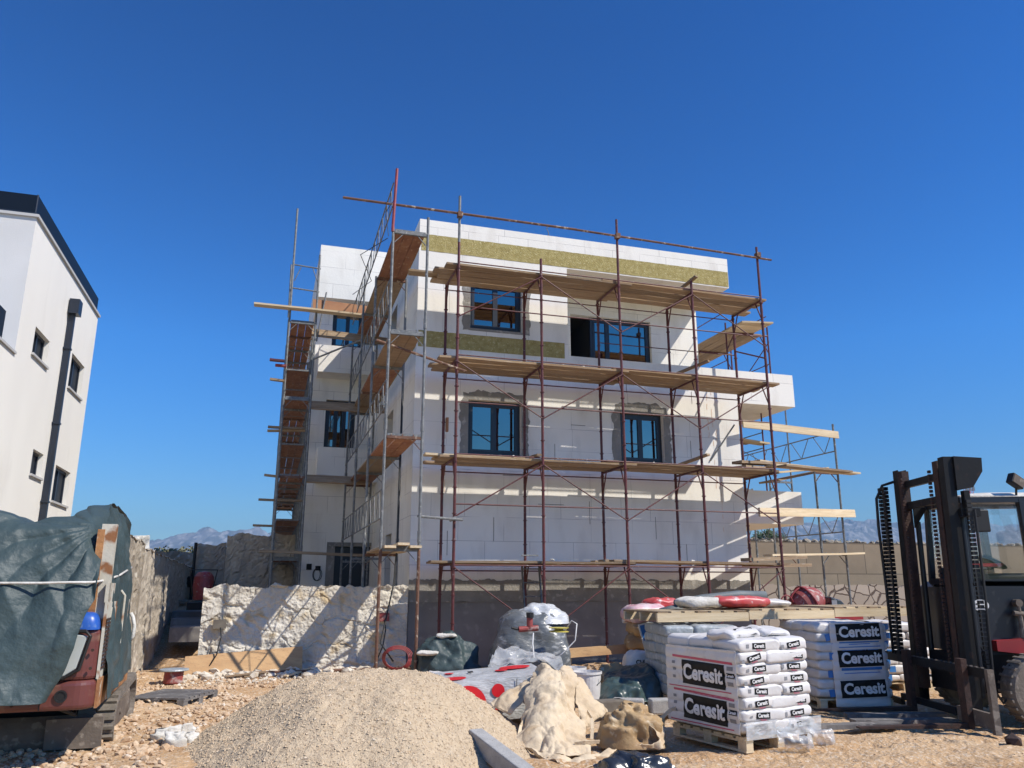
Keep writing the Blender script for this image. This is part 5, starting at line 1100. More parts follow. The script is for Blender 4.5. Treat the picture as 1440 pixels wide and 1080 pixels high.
m = MB(); m.tube([L_(6.95, 9.88, .98), L_(6.88, 9.88, 1.1), L_(6.86, 9.88, 1.9), L_(6.86, 9.88, 2.5), L_(6.95, 9.88, 2.6), L_(7.6, 9.88, 2.6)], .028); fp('door_frame', m, 'galvanised', sm=True)
m = MB(); m.tube([L_(6.98, 9.8, 1.75), L_(7.06, 9.8, 1.8), L_(7.06, 9.8, 2.2), L_(6.98, 9.8, 2.3)], .014); fp('grab_handle', m, 'hose_black', sm=True)
m = MB().box(L_(6.2, 10.2, 1.4), L_(7.2, 10.8, 1.72)); m.box(L_(7.1, 10.25, 1.7), L_(7.25, 10.75, 2.3)); se = fp('seat', m, 'hose_black'); bevel(se, .04, 2)
m = MB().lathe(L_(6.5, 10.5, 1.86), [(.17, -.012), (.185, 0), (.17, .012), (.155, 0), (.17, -.012)], 24, 'Z', R=Matrix.Rotation(.5, 3, 'Y')); m.bar(L_(6.5, 10.5, 1.86), L_(6.3, 10.5, 1.6), .025); fp('steering_wheel', m, 'hose_black')
m = MB(); m.box(L_(6.06, 10.0, 1.6), L_(6.3, 11.0, 1.8)); dash = fp('dashboard', m, 'hose_black'); bevel(dash, .03); fp('red_trim', MB().box(L_(6.1, 10.05, 1.80), L_(6.5, 10.2, 1.84)), 'red_paint')
m = MB(); m.box(L_(5.99, 9.78, 2.26), L_(6.02, 9.90, 2.50)); m.bar(L_(6.0, 9.9, 2.45), L_(6.03, 9.96, 2.5), .012); mm = fp('mirror', MB().box(L_(6.08, yn-.06, 2.22), L_(6.33, yn-.03, 2.50)), 'hose_black'); bevel(mm, .03)
m = MB().box((-.10, -.05, -.07), (.10, .05, .07)); wl_ = fp('work_lamp', m, 'hose_black'); wl_.location = L_(6.75, 9.9, 2.86); wl_.rotation_euler = (0, .5, .3); part('lamp_lens', MB().box((-.085, -.054, -.055), (.085, -.05, .055)), 'dusty_steel', wl_); bevel(wl_, .012)
fp('lamp_bracket', MB().bar(L_(6.76, 9.95, 2.68), L_(6.76, 9.92, 2.80), .014), 'hose_black')
m = MB().lathe((0, 0, 0), [(.001, -.003), (.085, -.003), (.085, .003), (.001, .003)], 28, 'Y'); lg = fp('round_sticker', m, 'ink_white'); lg.location = L_(6.07, 9.886, 1.33); lg.scale = (1.2, 1, .8)
part('dark_bar', MB().box((-.05, -.006, -.045), (.05, -.004, -.03)).box((-.05, -.006, .01), (-.01, -.004, .03)), 'ink_black', lg)
m = MB(); m.bar(L_(6.5, 9.89, 1.36), L_(6.5, 9.80, 1.36), .045, 12); m.bar(L_(6.42, 9.82, 1.24), L_(6.64, 9.82, 1.22), .03, 10); m.bar(L_(6.49, 9.82, 1.36), L_(6.5, 9.82, .95), .02, 8, .035); m.bar(L_(6.62, 9.83, 1.38), L_(6.70, 9.83, 1.38), .035, 10); fp('door_latch', m, 'dusty_steel')
m = MB(); m.tube([L_(5.95, 9.9, .95), L_(6.0, 9.85, .8), L_(5.9, 9.9, .6), L_(6.05, 9.9, .5)], .015); m.box(L_(5.8, 10.0, .3), L_(6.1, 11.0, .75)); m.bar(L_(5.9, 10.2, .8), L_(6.1, 10.8, .9), .05); fp('hydraulics', m, 'black_steel')
# ------------------------------------------------------------------ pallets of sacks
def pallet(loc_, rz, La, Lb, label, mt='plank_pale', name='pallet'):
    T = E(name, loc_, rz, label, 'pallet', None)
    n = 7
    for i in range(n):
        y = Lb*(i+.5)/n; part('deck_board', MB().box((0, y-Lb/n*.36, .118), (La, y+Lb/n*.36, .14)), mt, T)
    for j in range(3):
        x = [.05, La/2, La-.05][j]; part('stringer_board', MB().box((x-.05, 0, .096), (x+.05, Lb, .1175)), mt, T); part('bottom_board', MB().box((x-.05, 0, 0), (x+.05, Lb, .02)), mt, T)
        for k in range(3):
            y = [.06, Lb/2, Lb-.06][k]; part('block', MB().box((x-.045, y-.06, .0205), (x+.045, y+.06, .0955)), mt, T)
    return T
def decal(par, w, h, loc_, xd, yd, body, fs, bg='ink_black', fg='ink_white', bold=.035, sx=1., name='logo_panel', skew=0, label=None):
    m = MB().box((-w/2, -h/2, -.001), (w/2, h/2, .001)); m.mats = [bg]; m.m = [0]*6
    o = put(name, m.mesh(name), par, loc_, xd, yd, label)
    me = text(body, fs, fg, bold=bold, sx=sx, ex=.001, name='lettering'); t = D.objects.new('lettering', me); COL.objects.link(t); t.parent = o; t.location = (0, 0, .002)
    return o
SACK = {}
def sack_mesh(L, W, Hh, mt, seed):
    key = (round(L, 2), round(W, 2), mt, seed)
    if key not in SACK:
        p = pillow(L, W, Hh, seed*7.3, e=.17, wr=.011, cbx=.20, nu=48, nv=20); p.mats = [mt]; me = p.mesh('sack', True); SACK[key] = me
    return SACK[key]
LOGO = text('Ceresit', .052, 'ink_white', bold=.03, ex=.001, sx=.92)
LOGOB = MB().box((-.092, -.030, -.001), (.092, .030, .001)); LOGOB.mats = ['ink_black']; LOGOB = LOGOB.mesh('logo_panel')
REDB = text('Thermo', .026, 'ink_pink', name='small_print', bold=.01, ex=.0006)
GRB = MB().box((-.02, -.018, -.0008), (.02, .018, .0008)); GRB.mats = ['ink_grey']; GRB = GRB.mesh('small_print')
BLB = MB().box((-.055, -.045, -.0008), (.055, .045, .0008)); BLB.mats = ['bag_blue']; BLB = BLB.mesh('blue_print')
def sacks(base, rz, La, Lb, layers, mt, what, where, hh=.122, logo=True, blue=False, z0=.14, top_mt=None):
    """five sacks a layer, laid crosswise in turn; local frame as the pallet's"""
    R = Matrix.Rotation(rz, 3, 'Z'); c = La/1.0; out = []
    for k in range(layers):
        z = z0+k*hh
        if k % 2 == 0: lay = [(.2, .3, 1), (.7, .2, 0), (.7, .6, 0), (.2, .9, 1), (.7, 1.0, 0)]
        else: lay = [(.8, .3, 1), (.3, .2, 0), (.3, .6, 0), (.8, .9, 1), (.3, 1.0, 0)]
        for q, (x, y, turn) in enumerate(lay):
            x *= La; y *= Lb/1.2; l, w = .60, .40
            mtk = top_mt if (top_mt and k == layers-1) else mt
            o = D.objects.new('cement_sack', sack_mesh(l*1.02, w*1.04, hh*1.22, mtk, (k*5+q) % 4)); COL.objects.link(o)
            jx, jy = random.uniform(-.014, .014), random.uniform(-.012, .012)
            o.location = Vector(base)+R @ Vector((x+jx, y+jy, z)); o.rotation_euler = (random.uniform(-.012, .012), random.uniform(-.015, .015), rz+(pi/2 if turn else 0)+random.uniform(-.03, .03))
            pos = {(0): 'front left' if x < La*.5 else 'front right', 1: 'front right' if x > La*.5 else 'front left', 2: 'middle', 3: 'back', 4: 'rear'}[q] if q != 0 else ('front left' if x < La/2 else 'front right')
            tag(o, '%s, %s row up, %s, %s' % (what, ORD[k], pos, where), 'sack', 'sacks on the '+where.split('on the ')[-1]); out.append((o, k, q, turn))
            if logo and y < .45*Lb/1.2+.01:   # a face towards the front
                side = Vector((-1 if turn else 0, 0 if turn else -1, 0)) ; d = (l/2 if turn else w/2)*1.01
                xd = (0, -1, 0) if turn else (1, 0, 0); off = random.uniform(-.03, .03) if turn else (.12 if k % 2 == 0 else -.03)
                zc_ = hh*.60; P = Vector((-d-.008 if turn else off, (-off if turn else -d-.009), zc_))
                til = random.uniform(-.10, .10) if not turn else random.uniform(-.05, .22); yd = (0, 0, 1)
                xd_ = Vector(xd)*cos(til)+Vector((0, 0, 1))*sin(til)
                if blue: 
                    put('blue_print', BLB, o, P, xd_, yd)
                else:
                    b = put('logo_panel', LOGOB, o, P, xd_, yd); t = D.objects.new('lettering', LOGO); COL.objects.link(t); t.parent = b; t.location = (0, 0, .0015)
                    put('small_print', REDB, o, P+Vector((0, 0, -.040)), xd_, yd); put('small_print', GRB, o, P-Vector(xd_)*.16, xd_, yd)
    return out
# front pallet
P1 = Vector((2.33, 8.50, .0)); A1 = radians(27.5)
pallet(P1+Vector((0, 0, -.02)), A1, .95, 1.15, 'wooden pallet under the front stack of white cement sacks')
sacks(P1, A1, .93, 1.15, 8, 'bag_white', 'white cement sack', 'on the front pallet', hh=.112)
R1 = Matrix.Rotation(A1, 3, 'Z')
def film_fn(x0, y0, x1, y1, z0, z1, amp, seed, fs, curl, hh):
    n = Vector((y1-y0, -(x1-x0), 0)).normalized()
    def fn(u, v):
        x, y, z = x0+(x1-x0)*u, y0+(y1-y0)*u, z0+(z1-z0)*v
        q = Vector((x*fs+seed, y*fs, z*fs*1.4)); d = noise.fractal(q, 1, 2, 4)*amp+(1-abs(noise.noise(q*1.3))*3)*amp*.5
        if hh: d += .013*abs(math.sin((z-.14)/hh*pi))**.6-.008
        d -= curl*(abs(2*u-1)**6)
        return Vector((x, y, z))+n*d
    return fn, n, math.hypot(x1-x0, y1-y0)
def wrap_face(base, rz, x0, y0, x1, y1, z0, z1, mt, name, label, amp=.018, nx=60, nzz=70, seed=0, fs=5., curl=.0, hh=0, holes=0):
    fn, n, W = film_fn(x0, y0, x1, y1, z0, z1, amp, seed, fs, curl, hh); mb = MB().grid(nx, nzz, fn)
    o = top(name, mb, mt, label, 'stretch film', loc=base, rz=rz, sm=True); solid(o, .002); o['k'] = 0; del o['k']
    return o, fn, n, W, z0, z1
def printed(face, u0, z, w, h, body='', fs=.1, bg='ink_black', fg='ink_white', name='logo_panel', tilt=0, off=.004):
    """a printed panel and its letters, following the film's folds; u0 = metres from the film's left end"""
    o, fn, n, W, z0, z1 = face
    def P(x, y, e): X = u0+x*cos(tilt)-y*sin(tilt); Z = z+x*sin(tilt)+y*cos(tilt); return fn(X/W, (Z-z0)/(z1-z0))+n*e
    m = MB().grid(36, 14, lambda a, b: P((a-.5)*w, (b-.5)*h, off)); p = part(name, m, bg, o)
    if body:
        me = text(body, fs, fg, bold=.035, ex=.0008, sx=.98)
        for v in me.vertices: v.co = P(v.co.x, v.co.y, off+.012+v.co.z)
        t = D.objects.new('lettering', me); COL.objects.link(t); t.parent = p
    return p
f1 = wrap_face(P1, A1, -.062, 1.13, -.062, .0, .15, .95, 'bag_white', 'stretch_hood', 'printed white film on the left side of the front pallet, with two big black panels', amp=.006, hh=.112)
for z in (.33, .68):
    printed(f1, .62, z, .68, .245, 'Ceresit', .21, tilt=-.01)
    printed(f1, .60, z+.15, .95, .026, bg='ink_pink', name='red_band', tilt=-.02); printed(f1, .55, z-.15, 1.0, .012, bg='ink_pink', name='red_band', tilt=.01)
    for q_ in (-.06, .02, .09): printed(f1, .14, z+q_, .05, .03, bg='ink_grey', name='small_print'); printed(f1, 1.04, z+q_, .09, .04, bg='ink_grey', name='small_print') if q_ != .02 else printed(f1, 1.045, z+.02, .12, .05, 'Ceresit', .04)
w1 = wrap_face(P1, A1, -.02, -.03, 1.03, -.03, .10, .27, 'film_clear', 'stretch_film', 'loose clear film bunched round the foot of the front pallet', amp=.014, fs=4)
def film_tail(pts, w, label):
    rows_ = [[Vector(p)+Vector((0, 0, w)), Vector(p)+Vector((.01, -.05, w*.5)), Vector(p)] for p in pts]
    o = top('stretch_film', sheet(rows_, 12, 30, .03, 9, 2, ridge=.02), 'film_clear', label, 'stretch film', sm=True)
q = lambda x, y, z: P1+R1 @ Vector((x, y, z))
film_tail([q(.35, -.06, .05), q(.5, -.16, .02), q(.62, -.2, .0), q(.72, -.12, .03)], .12, 'torn end of clear film trailing on the ground in front of the front pallet')
film_tail([q(.8, -.05, .05), q(.9, -.14, .01), q(1.0, -.16, .0), q(1.06, -.1, .02)], .14, 'torn end of clear film hanging off the right corner of the front pallet')
# lumpy top of the stack: opened sack and curled film
o = top('cement_sack', pillow(.6, .38, .13, 5, wr=.03), 'bag_white', 'creased white sack with a big curved logo lying on top of the front stack', 'sack', loc=q(.25, .35, 1.02), rz=A1+.25, sm=True)
decal(o, .34, .10, (-.0, -.150, .10), (1, 0, .02), (0, .55, .5), 'Ceresit', .10, bold=.035)
o = top('cement_sack', pillow(.58, .38, .12, 9, wr=.025), 'bag_white', 'creased white sack on the right of the top of the front stack', 'sack', loc=q(.75, .45, 1.03), rz=A1+1.5, sm=True)
# blue and white pallet in the middle
P2 = Vector((4.08, 11.15, .0)); A2_ = radians(4)
pallet(P2, A2_, 1.0, 1.15, 'wooden pallet under the blue and white sacks in the middle')
sacks(P2, A2_, 1.0, 1.15, 8, 'bag_white', 'white sack with blue ends', 'on the middle pallet', hh=.118, blue=True)
f2 = wrap_face(P2, A2_, .20, -.055, .95, -.055, .04, 1.11, 'bag_white', 'stretch_hood', 'white printed film with three black logo panels on the middle pallet', amp=.007, curl=.03, hh=.118)
for z in (.99, .655, .27): printed(f2, .385, z, .62, .215, 'Ceresit', .19, tilt=.03)
for z, w_, h_ in ((.86, .55, .018), (.835, .3, .01), (.80, .58, .012), (.52, .56, .035), (.47, .5, .01), (.76, .5, .01)): printed(f2, .385, z, w_, h_, bg='bag_blue', name='blue_band', tilt=.03)
P3 = Vector((5.62, 12.9, .0)); A3_ = radians(12)
pallet(P3, A3_, 1.0, 1.15, 'wooden pallet under the blue and white sacks behind the forklift mast')
sacks(P3, A3_, 1.0, 1.15, 7, 'bag_white', 'white sack with blue ends', 'on the far pallet', hh=.125, blue=True)
P4 = Vector((2.12, 11.35, 0)); A4_ = radians(6)
pallet(P4, A4_, 1.0, 1.15, 'wooden pallet under the dull grey wrapped sacks behind the front stack')
sacks(P4, A4_, 1.0, 1.15, 7, 'bag_grey', 'dull grey sack', 'on the rear left pallet', hh=.128, logo=False)
P5 = Vector((4.75, 13.0, 0)); pallet(P5, radians(4), .95, 1.15, 'wooden pallet of grey blue sacks half hidden between middle and far pallets')
sacks(P5, radians(4), .95, 1.15, 7, 'bag_grey', 'grey blue sack', 'on the hidden pallet', hh=.125, blue=True)
# timber pallets laid end to end on top of the stacks
pa, pb_ = Vector((2.02, 11.45, 1.10)), Vector((6.25, 12.75, 1.16)); dv = (pb_-pa); an = math.atan2(dv.y, dv.x); LL = dv.length/3
for i in range(3):
    T = E('pallet', pa+dv*(i/3.), an, 'long pale timber pallet lying on the sack stacks, %s of three' % ['left', 'middle', 'right'][i], 'pallet', 'timber pallets bridging the sack stacks')
    for k in range(7):
        x = LL*(k+.5)/7; part('deck_board', MB().box((x-.085, .01, .1205), (x+.07, 1.15, .145), R=Matrix.Rotation(.02*(k % 3-1), 3, 'Y'), c=(x, .5, .13)), 'plank_pale' if k % 3 else 'plank_wood', T)
    for y in (0, .53, 1.06): part('stringer_board', MB().box((0.006, y, .0), (LL-.006, y+.05, .12)), 'plank_pale', T)
def on(x, y, Y): return at(x, y, Y)
pz0 = 1.27
def sack_on(px_, py_, Y, L, W, Hh, mt, label, rz=0, seed=0, Z=None, cat='sack', wr=.018):
    p = at(px_, py_, Y); return top('sack', pillow(L, W, Hh, seed, wr=wr), mt, label, cat, loc=Vector((p.x, p.y, Z if Z is not None else p.z)), rz=rz, sm=True)
s1 = sack_on(985, 865, 12.3, .72, .42, .16, 'white_cloth', 'dusty grey white sack at the left end of the timber pallets', an, 3, pz0)
s2 = sack_on(1040, 865, 12.45, .95, .45, .17, 'bag_red', 'red and white printed sack lying on the timber pallets', an, 8, pz0); 
s3 = sack_on(1085, 865, 12.7, .55, .42, .12, 'bag_white', 'flat white sack at the right end of the red one', an, 12, pz0)
g = MB(); a, b = at(950, 850, 12.75), at(1076, 838, 13.1); g.tube([Vector((a.x, a.y, a.z)), a+(b-a)*.3+Vector((0, 0, .04)), a+(b-a)*.7+Vector((0, 0, .05)), b], .075, 12); g.tube([a+Vector((-.25, -.1, -.12)), a+Vector((-.05, 0, -.08)), a+Vector((.1, 0, -.06))], .07, 12)
top('sheet_roll', g, 'grey_roll', 'long dark grey rolled membrane behind the red sack', 'roll', sm=True)
# heap of pink and brown sacks left of the timber
hb = [(at(915, 905, 14.2), .62, .5, .26, 'bag_brown', 'brown jute sack, lowest of the heap left of the timber pallets'), (at(910, 905, 14.2), .60, .48, .26, 'bag_brown', 'brown jute sack in the middle of the heap left of the timber pallets'), (at(912, 905, 14.1), .56, .46, .24, 'bag_brown', 'brown jute sack under the pink bag'), (at(908, 905, 14.05), .60, .46, .26, 'bag_pink', 'pale pink plastic bag on top of the brown sacks'), (at(931, 905, 14.3), .48, .40, .16, 'bag_red', 'bright red bag topmost on the heap of sacks')]
zz = .28
for i, (p, L, W, Hh, mt_, lb) in enumerate(hb):
    top('sack', pillow(L*1.25, W*1.2, Hh*1.15, i*4, wr=.03), mt_, lb, 'sack', loc=Vector((p.x, p.y, zz if i < 4 else 1.2)), rz=.2*i-.3, sm=True); zz += Hh*.93
top('rubble_heap', heap(2.45, 14.3, .9, .7, .42, 5, .08, 3), 'dirt', 'mound of earth under the brown sacks', 'earth heap', sm=False)
a = at(908, 886, 12.6); T_ = MB().box((0, 0, 0), (.22, .02, .42)); o = top('sign_board', T_, 'ink_white', 'small blue board with a pale edge leaning beside the grey sacks', 'board', loc=at(908, 918, 12.6), rz=.2); o.rotation_euler = (-.1, -.22, .1); part('blue_face', MB().box((.02, -.004, .015), (.2, -.001, .40)), 'blue_paint' if 0 else 'navy_board', o) if 'navy_board' in MT else part('blue_face', MB().box((.02, -.004, .015), (.2, -.001, .40)), 'bag_blue', o)
p = at(876, 872, 14.6); top('pipe', MB().bar(p, p+Vector((.5, .1, -.02)), .05, 14), 'bag_white', 'short white pipe end sticking out of the pink bag heap', 'pipe')
# cement mixer
MX = at(1140, 870, 14.6); MX.z = 0
T = E('cement_mixer', MX, .25, 'red cement mixer with dusty drum and black motor cover behind the timber pallets', 'cement mixer')
R_ = Matrix.Rotation(1.15, 3, 'Y')
part('drum', MB().lathe((-.05, 0, 1.38), [(.001, -.42), (.26, -.42), (.40, -.22), (.44, 0), (.43, .08), (.30, .36), (.22, .44), (.20, .44), (.001, .2)], 30, 'Z', R=R_), 'drum_red', T, sm=False)
part('ring_gear', MB().tube([Vector((-.05, 0, 1.38))+R_ @ Vector((.465*cos(t), .465*sin(t), 0)) for t in [i*2*pi/32 for i in range(33)]], .028), 'red_bright', T, sm=True)
part('yoke', MB().tube([(-.10+.52*cos(t), -.05, 1.28+.52*sin(t)) for t in [i*pi/14 for i in range(15)]], .03), 'red_bright', T, sm=True)
m = MB(); m.tube([(-.72+.2*cos(t), -.1, 1.33+.26*sin(t)) for t in [i*2*pi/24 for i in range(25)]], .018); m.bar((-.92, -.1, 1.33), (-.72, -.1, 1.33), .012); m.bar((-.72, -.1, 1.07), (-.72, -.1, 1.59), .012); part('hand_wheel', m, 'red_bright', T, sm=True)
m = MB(); m.prism([(.48, -.28, 1.15), (1.0, -.28, 1.12), (1.02, -.28, 1.25), (.82, -.28, 1.46), (.52, -.28, 1.55)], (0, .5, 0)); mo = part('motor_cover', m, 'black_plastic', T); bevel(mo, .03, 2); part('vent_grille', MB().box((.52, -.29, 1.28), (.68, -.281, 1.46)), 'ink_grey', mo)
for ch in T.children: ch.scale = (.66, .66, .66); ch.location = (-.05*.34, 0, 1.38*.34-.09)
for x, y in ((-.5, -.35), (-.5, .35), (.6, -.3), (.6, .3)): part('leg', MB().bar((x*.5, y*.6, 1.05), (x, y, 0), .025), 'red_bright', T)
m = MB(); m.beam((-.4, -.2, 1.05), (.9, -.2, 1.08), .08, .14); m.beam((-.4, .2, 1.05), (.9, .2, 1.08), .08, .14); part('chassis', m, 'red_paint', T)
for y in (-.4, .4): part('wheel', MB().lathe((.6, y, .2), [(.001, -.04), (.2, -.04), (.2, .04), (.001, .04)], 20, 'Y'), 'rubber', T)

# ------------------------------------------------------------------ gravel pile with its stones
def ph(x, y):
    dx, dy = x+1.38, y-8.75; r = math.hypot(dx*(1.12 if dx > 0 else .97), dy*.86); a = math.atan2(dy, dx); r += nz(cos(a)*1.3, sin(a)*1.3, 5)*.22
    c = .64*(1.80-r); k = .18; tp = .71-.10*min(1, r)**2; h = max(0., k-abs(c-tp))/k; return min(c, tp)-h*h*k/4
def gravel_pile():
    mb = MB(); n = 190; x0, x1, y0, y1 = -3.5, .9, 6.3, 11.1; vs = []; idx = {}
    for j in range(n+1):
        for i in range(n+1):
            x, y = x0+(x1-x0)*i/n, y0+(y1-y0)*j/n; h = ph(x, y); z = max(h, -.12)+(nz(x*3, y*3, 7)*.03+nz(x*12, y*12, 3, 3)*.012 if h > -.05 else 0); vs.append((x, y, gh(x, y)*0+z))
    mb.add(vs, [(j*(n+1)+i, j*(n+1)+i+1, (j+1)*(n+1)+i+1, (j+1)*(n+1)+i) for j in range(n) for i in range(n)])
    o = top('gravel_pile', mb, 'gravel', 'large heap of pale beige gravel in the foreground', 'gravel', kind='stuff', sm=False)
    g = MB()
    for _ in range(30000):
        x, y = random.uniform(x0, x1), random.uniform(y0, y1); h = ph(x, y)
        if h < .0: 
            if h < -.16 or random.random() < .7: continue
        if y > 10.0 and random.random() < .7: continue
        z = max(h, 0.)+nz(x*3, y*3, 7)*.03+nz(x*12, y*12, 3, 3)*.012; g.pebble((x, y, z-.002), random.choice([.007, .009, .011, .013, .017]))
    top('pebbles', g, 'pebble', 'loose pebbles covering the gravel heap', 'pebbles', kind='stuff')
gravel_pile()
def scatter():
    g = MB(); 
    for _ in range(22000):
        x = random.uniform(-7.5, 1.0); y = 6.6+random.random()**1.6*9
        if ph(x, y) > .0 or (x > -.5 and y < 11) : continue
        w_ = smooth((-1.2-x)/1.5)*.9+.15
        if random.random() > w_*(.45+nz(x*1.2, y*1.2, 4)): continue
        r = random.choice([.012, .016, .02, .026, .034, .045]); g.stone((x, y, gh(x, y)+r*.3), r*random.uniform(.8, 1.2), (1, .8, .6))
    for _ in range(2200):
        x = random.uniform(-.5, 8); y = 7+random.random()*11; 
        if random.random() < .5+nz(x*.9, y*.9, 8)*.8: continue
        r = random.choice([.006, .008, .012, .016]); g.stone((x, y, gh(x, y)+r*.3), r, (1, .8, .6))
    top('ground_stones', g, 'rubble', 'broken stone scattered over the earth at the left and front', 'stones', kind='stuff')
    g = MB()
    for _ in range(420):
        s_ = random.uniform(-4.6, -.2); n_ = random.uniform(.1, 1.25)-.3*random.random(); P_ = S(s_, n_); r = random.choice([.03, .045, .06, .09, .12]) if n_ > .35 else random.choice([.02, .03, .045]); g.stone((P_.x, P_.y, gh(P_.x, P_.y)+r*.35), r, (1, .8, .55))
    for _ in range(260):
        x, y = random.gauss(.9, .9), random.gauss(12.6, .9); r = random.choice([.03, .05, .08]); g.stone((x, y, gh(x, y)+r*.4), r)
    top('rubble', g, 'rubble_white', 'broken white stone lying along the foot of the sunlit stone wall', 'rubble', kind='stuff')
scatter()
# alley floor and wall-side clutter
a, b, c_, d_ = fr(258, 957, 1.0), fr(425, 939, 1.0), fr(425.6, 909, 1.27), fr(260.7, 923.5, 1.27)
m = MB(); V = [S(a[0], .98, a[1]-.03), S(b[0], .98, b[1]-.05), S(c_[0], 1.25, c_[1]), S(d_[0], 1.25, d_[1])]; m.prism(V, N*.018+Vector((0, 0, .004))); top('plywood_board', m, 'ply_board', 'long light brown plywood board leaning on the foot of the stone wall', 'board')
m = MB().bar(S(-3.4, .62, .10), S(-.2, .55, .12), .028); m.bar(S(-1.9, .60, .11), S(-1.75, .59, .11), .04); top('scaffold_tube', m, 'rust', 'rusty scaffold tube lying at the foot of the stone wall', 'tube')
m = MB().bar(S(-1.5, .2, .05), S(-.3, .9, .10), .024); top('scaffold_tube', m, 'rust', 'short rusty tube lying behind the gravel heap near the corner post', 'tube')
for i, (s0, n0, s1, n1, lb) in enumerate(((-3.6, .5, -2.7, .8, 'splintered board on the rubble before the plywood'), (-2.9, .3, -2.4, .9, 'short pale batten crossing the rubble'), (-3.9, .55, -3.2, .5, 'narrow dark board lying under the plywood'), (-2.2, .85, -1.7, .7, 'broken board end near the lit stone wall'))):
    plank(S(s0, n0, .05), S(s1, n1, .12), .09, lb, mt=['plank_wood', 'plank_pale'][i % 2], T=.025)
cc = S(-.95, .35, .3)
m = MB()
for k in range(4): m.tube([cc+Vector(((.22+.02*k)*cos(t), .04*k+.05*sin(2*t), (.17+.015*k)*sin(t))) for t in [i*2*pi/24 for i in range(25)]], .010)
top('cable_coil', m, 'red_bright', 'coil of thin red cable hanging low by the corner post', 'cable', sm=True)
for (x0, y0, x1, y1, lb) in ((462, 740, 462, 800, ''),): pass
m = MB(); pts_ = [fr(396+160, 700, .1), fr(560, 760, .3)]; a = fr(566, 560, 1.3); b = fr(560, 760, 1.2); c_ = fr(553, 820, 1.1); d_ = fr(536, 905, .4)
top('hose', MB().tube([S(a[0], 1.35, a[1]), S(b[0], 1.3, b[1]), S(c_[0]+.02, 1.15, c_[1]), S(d_[0], .5, d_[1]), S(-1.0, .4, .25)], .016), 'hose_black', 'thin black hose hanging down in front of the stone wall', 'hose', sm=True)
for nm, x_, y_ in (('a', 540, 870), ('b', 310, 880)):
    q0 = fr(x_, y_, 1.3); m = MB(); 
    m.tube([S(q0[0], 1.29, q0[1]), S(q0[0]+.03, 1.22, q0[1]-.2), S(q0[0]-.02, 1.18, q0[1]-.5), S(q0[0]-.2, 1.1, .05)], .012)
    top('conduit', m, 'hose_black', 'black conduit coming out of the stone wall %s' % ('by the corner post' if nm == 'a' else 'above the plywood board'), 'conduit', sm=True)
    top('conduit_box', MB().box((-.13, -.03, -.09), (.10, .05, .07)), 'drum_red' if nm == 'a' else 'mortar', 'small %s junction box set in the stone wall' % ('brick red' if nm == 'a' else 'dark'), 'box', loc=S(q0[0], 1.30, q0[1]+.04), rz=PHI)
# low round lid on a stub, old pallet, rubbish
p = gz(244, 952, .1); T = E('drum_stub', Vector((p.x*1.0, p.y, 0)), 0, 'low rusty drum with a round grey lid near the alley mouth', 'drum'); part('body', MB().lathe((0, 0, 0), [(.15, 0), (.16, .02), (.15, .18), (.15, .2)], 24), 'drum_red', T); part('lid', MB().lathe((0, 0, .2), [(.23, 0), (.24, .01), (.23, .03), (.05, .035)], 28), 'bag_grey', T)
p0 = gz(182, 986, .08); T = pallet(Vector((p0.x, p0.y-.1, -.02)), -.12, .82, .95, 'old grey wooden pallet lying on the ground right of the digger track', mt='grey_wood') if 'grey_wood' in MT else None
mat('grey_wood', (.16, .15, .14), (.11, .10, .095), (.24, .22, .2), sc=5, rough=.9, bump=.3)
T = pallet(Vector((p0.x, p0.y-.1, -.0)), -.12, .82, .95, 'old grey wooden pallet lying on the ground right of the digger track', mt='grey_wood')
for i, (x, y, r) in enumerate(((242, 1040, .10), (258, 1036, .08), (226, 1045, .07), (246, 1050, .09), (264, 1046, .07))):
    p = gz(x, y, .05); m = heap(0, 0, r*1.3, r, r*1.1, i*5, .05, 9, n=10); top('rag', m, 'white_cloth', 'crumpled white rag on the stony ground, %s of the little pile' % ['centre back', 'right back', 'leftmost', 'nearest', 'rightmost'][i], 'rag', 'white rags on the stones', loc=Vector((p.x, p.y, gh(p.x, p.y))), sm=True)
# alley: steps, wheelbarrow, red machine
for i, (y_, Y) in enumerate(((884, 18.2), (872, 19.3), (862, 20.4))):
    p = at(266, y_, Y); top('step_slab', MB().box((-.35, -.5, -.30), (.35, .5, 0)), 'plinth_grey', 'dark grey step slab in the alley, %s of three' % ORD[i].replace('second', 'middle').replace('third', 'highest'), 'step', 'steps in the alley', loc=Vector((p.x, p.y, p.z+.05)), rz=PHI)
p = at(262, 838, 24); WBW = E('wheelbarrow', Vector((p.x, p.y, p.z-.05)), .2, 'dark wheelbarrow parked at the end of the alley', 'wheelbarrow')
part('tray', MB().add([(-.35, -.3, .35), (.25, -.25, .30), (.25, .25, .30), (-.35, .3, .35), (-.5, -.36, .62), (.55, -.34, .60), (.55, .34, .60), (-.5, .36, .62)], [(0, 1, 2, 3), (0, 4, 5, 1), (1, 5, 6, 2), (2, 6, 7, 3), (3, 7, 4, 0)]), 'ink_black', WBW)
m = MB(); m.tube([(.75, 0, .2), (.3, -.2, .3), (-.4, -.28, .33), (-1.1, -.3, .62)], .018); m.tube([(.75, 0, .2), (.3, .2, .3), (-.4, .28, .33), (-1.1, .3, .62)], .018); part('handles', m, 'hose_black', WBW)
for y in (-.25, .25): part('leg', MB().tube([(-.3, y, .34), (-.4, y, 0), (-.2, y, .0), (-.05, y, .33)], .014), 'hose_black', WBW)
part('wheel', MB().lathe((.75, 0, .2), [(.1, -.04), (.2, -.03), (.2, .03), (.1, .04)], 20, 'Y'), 'rubber', WBW)
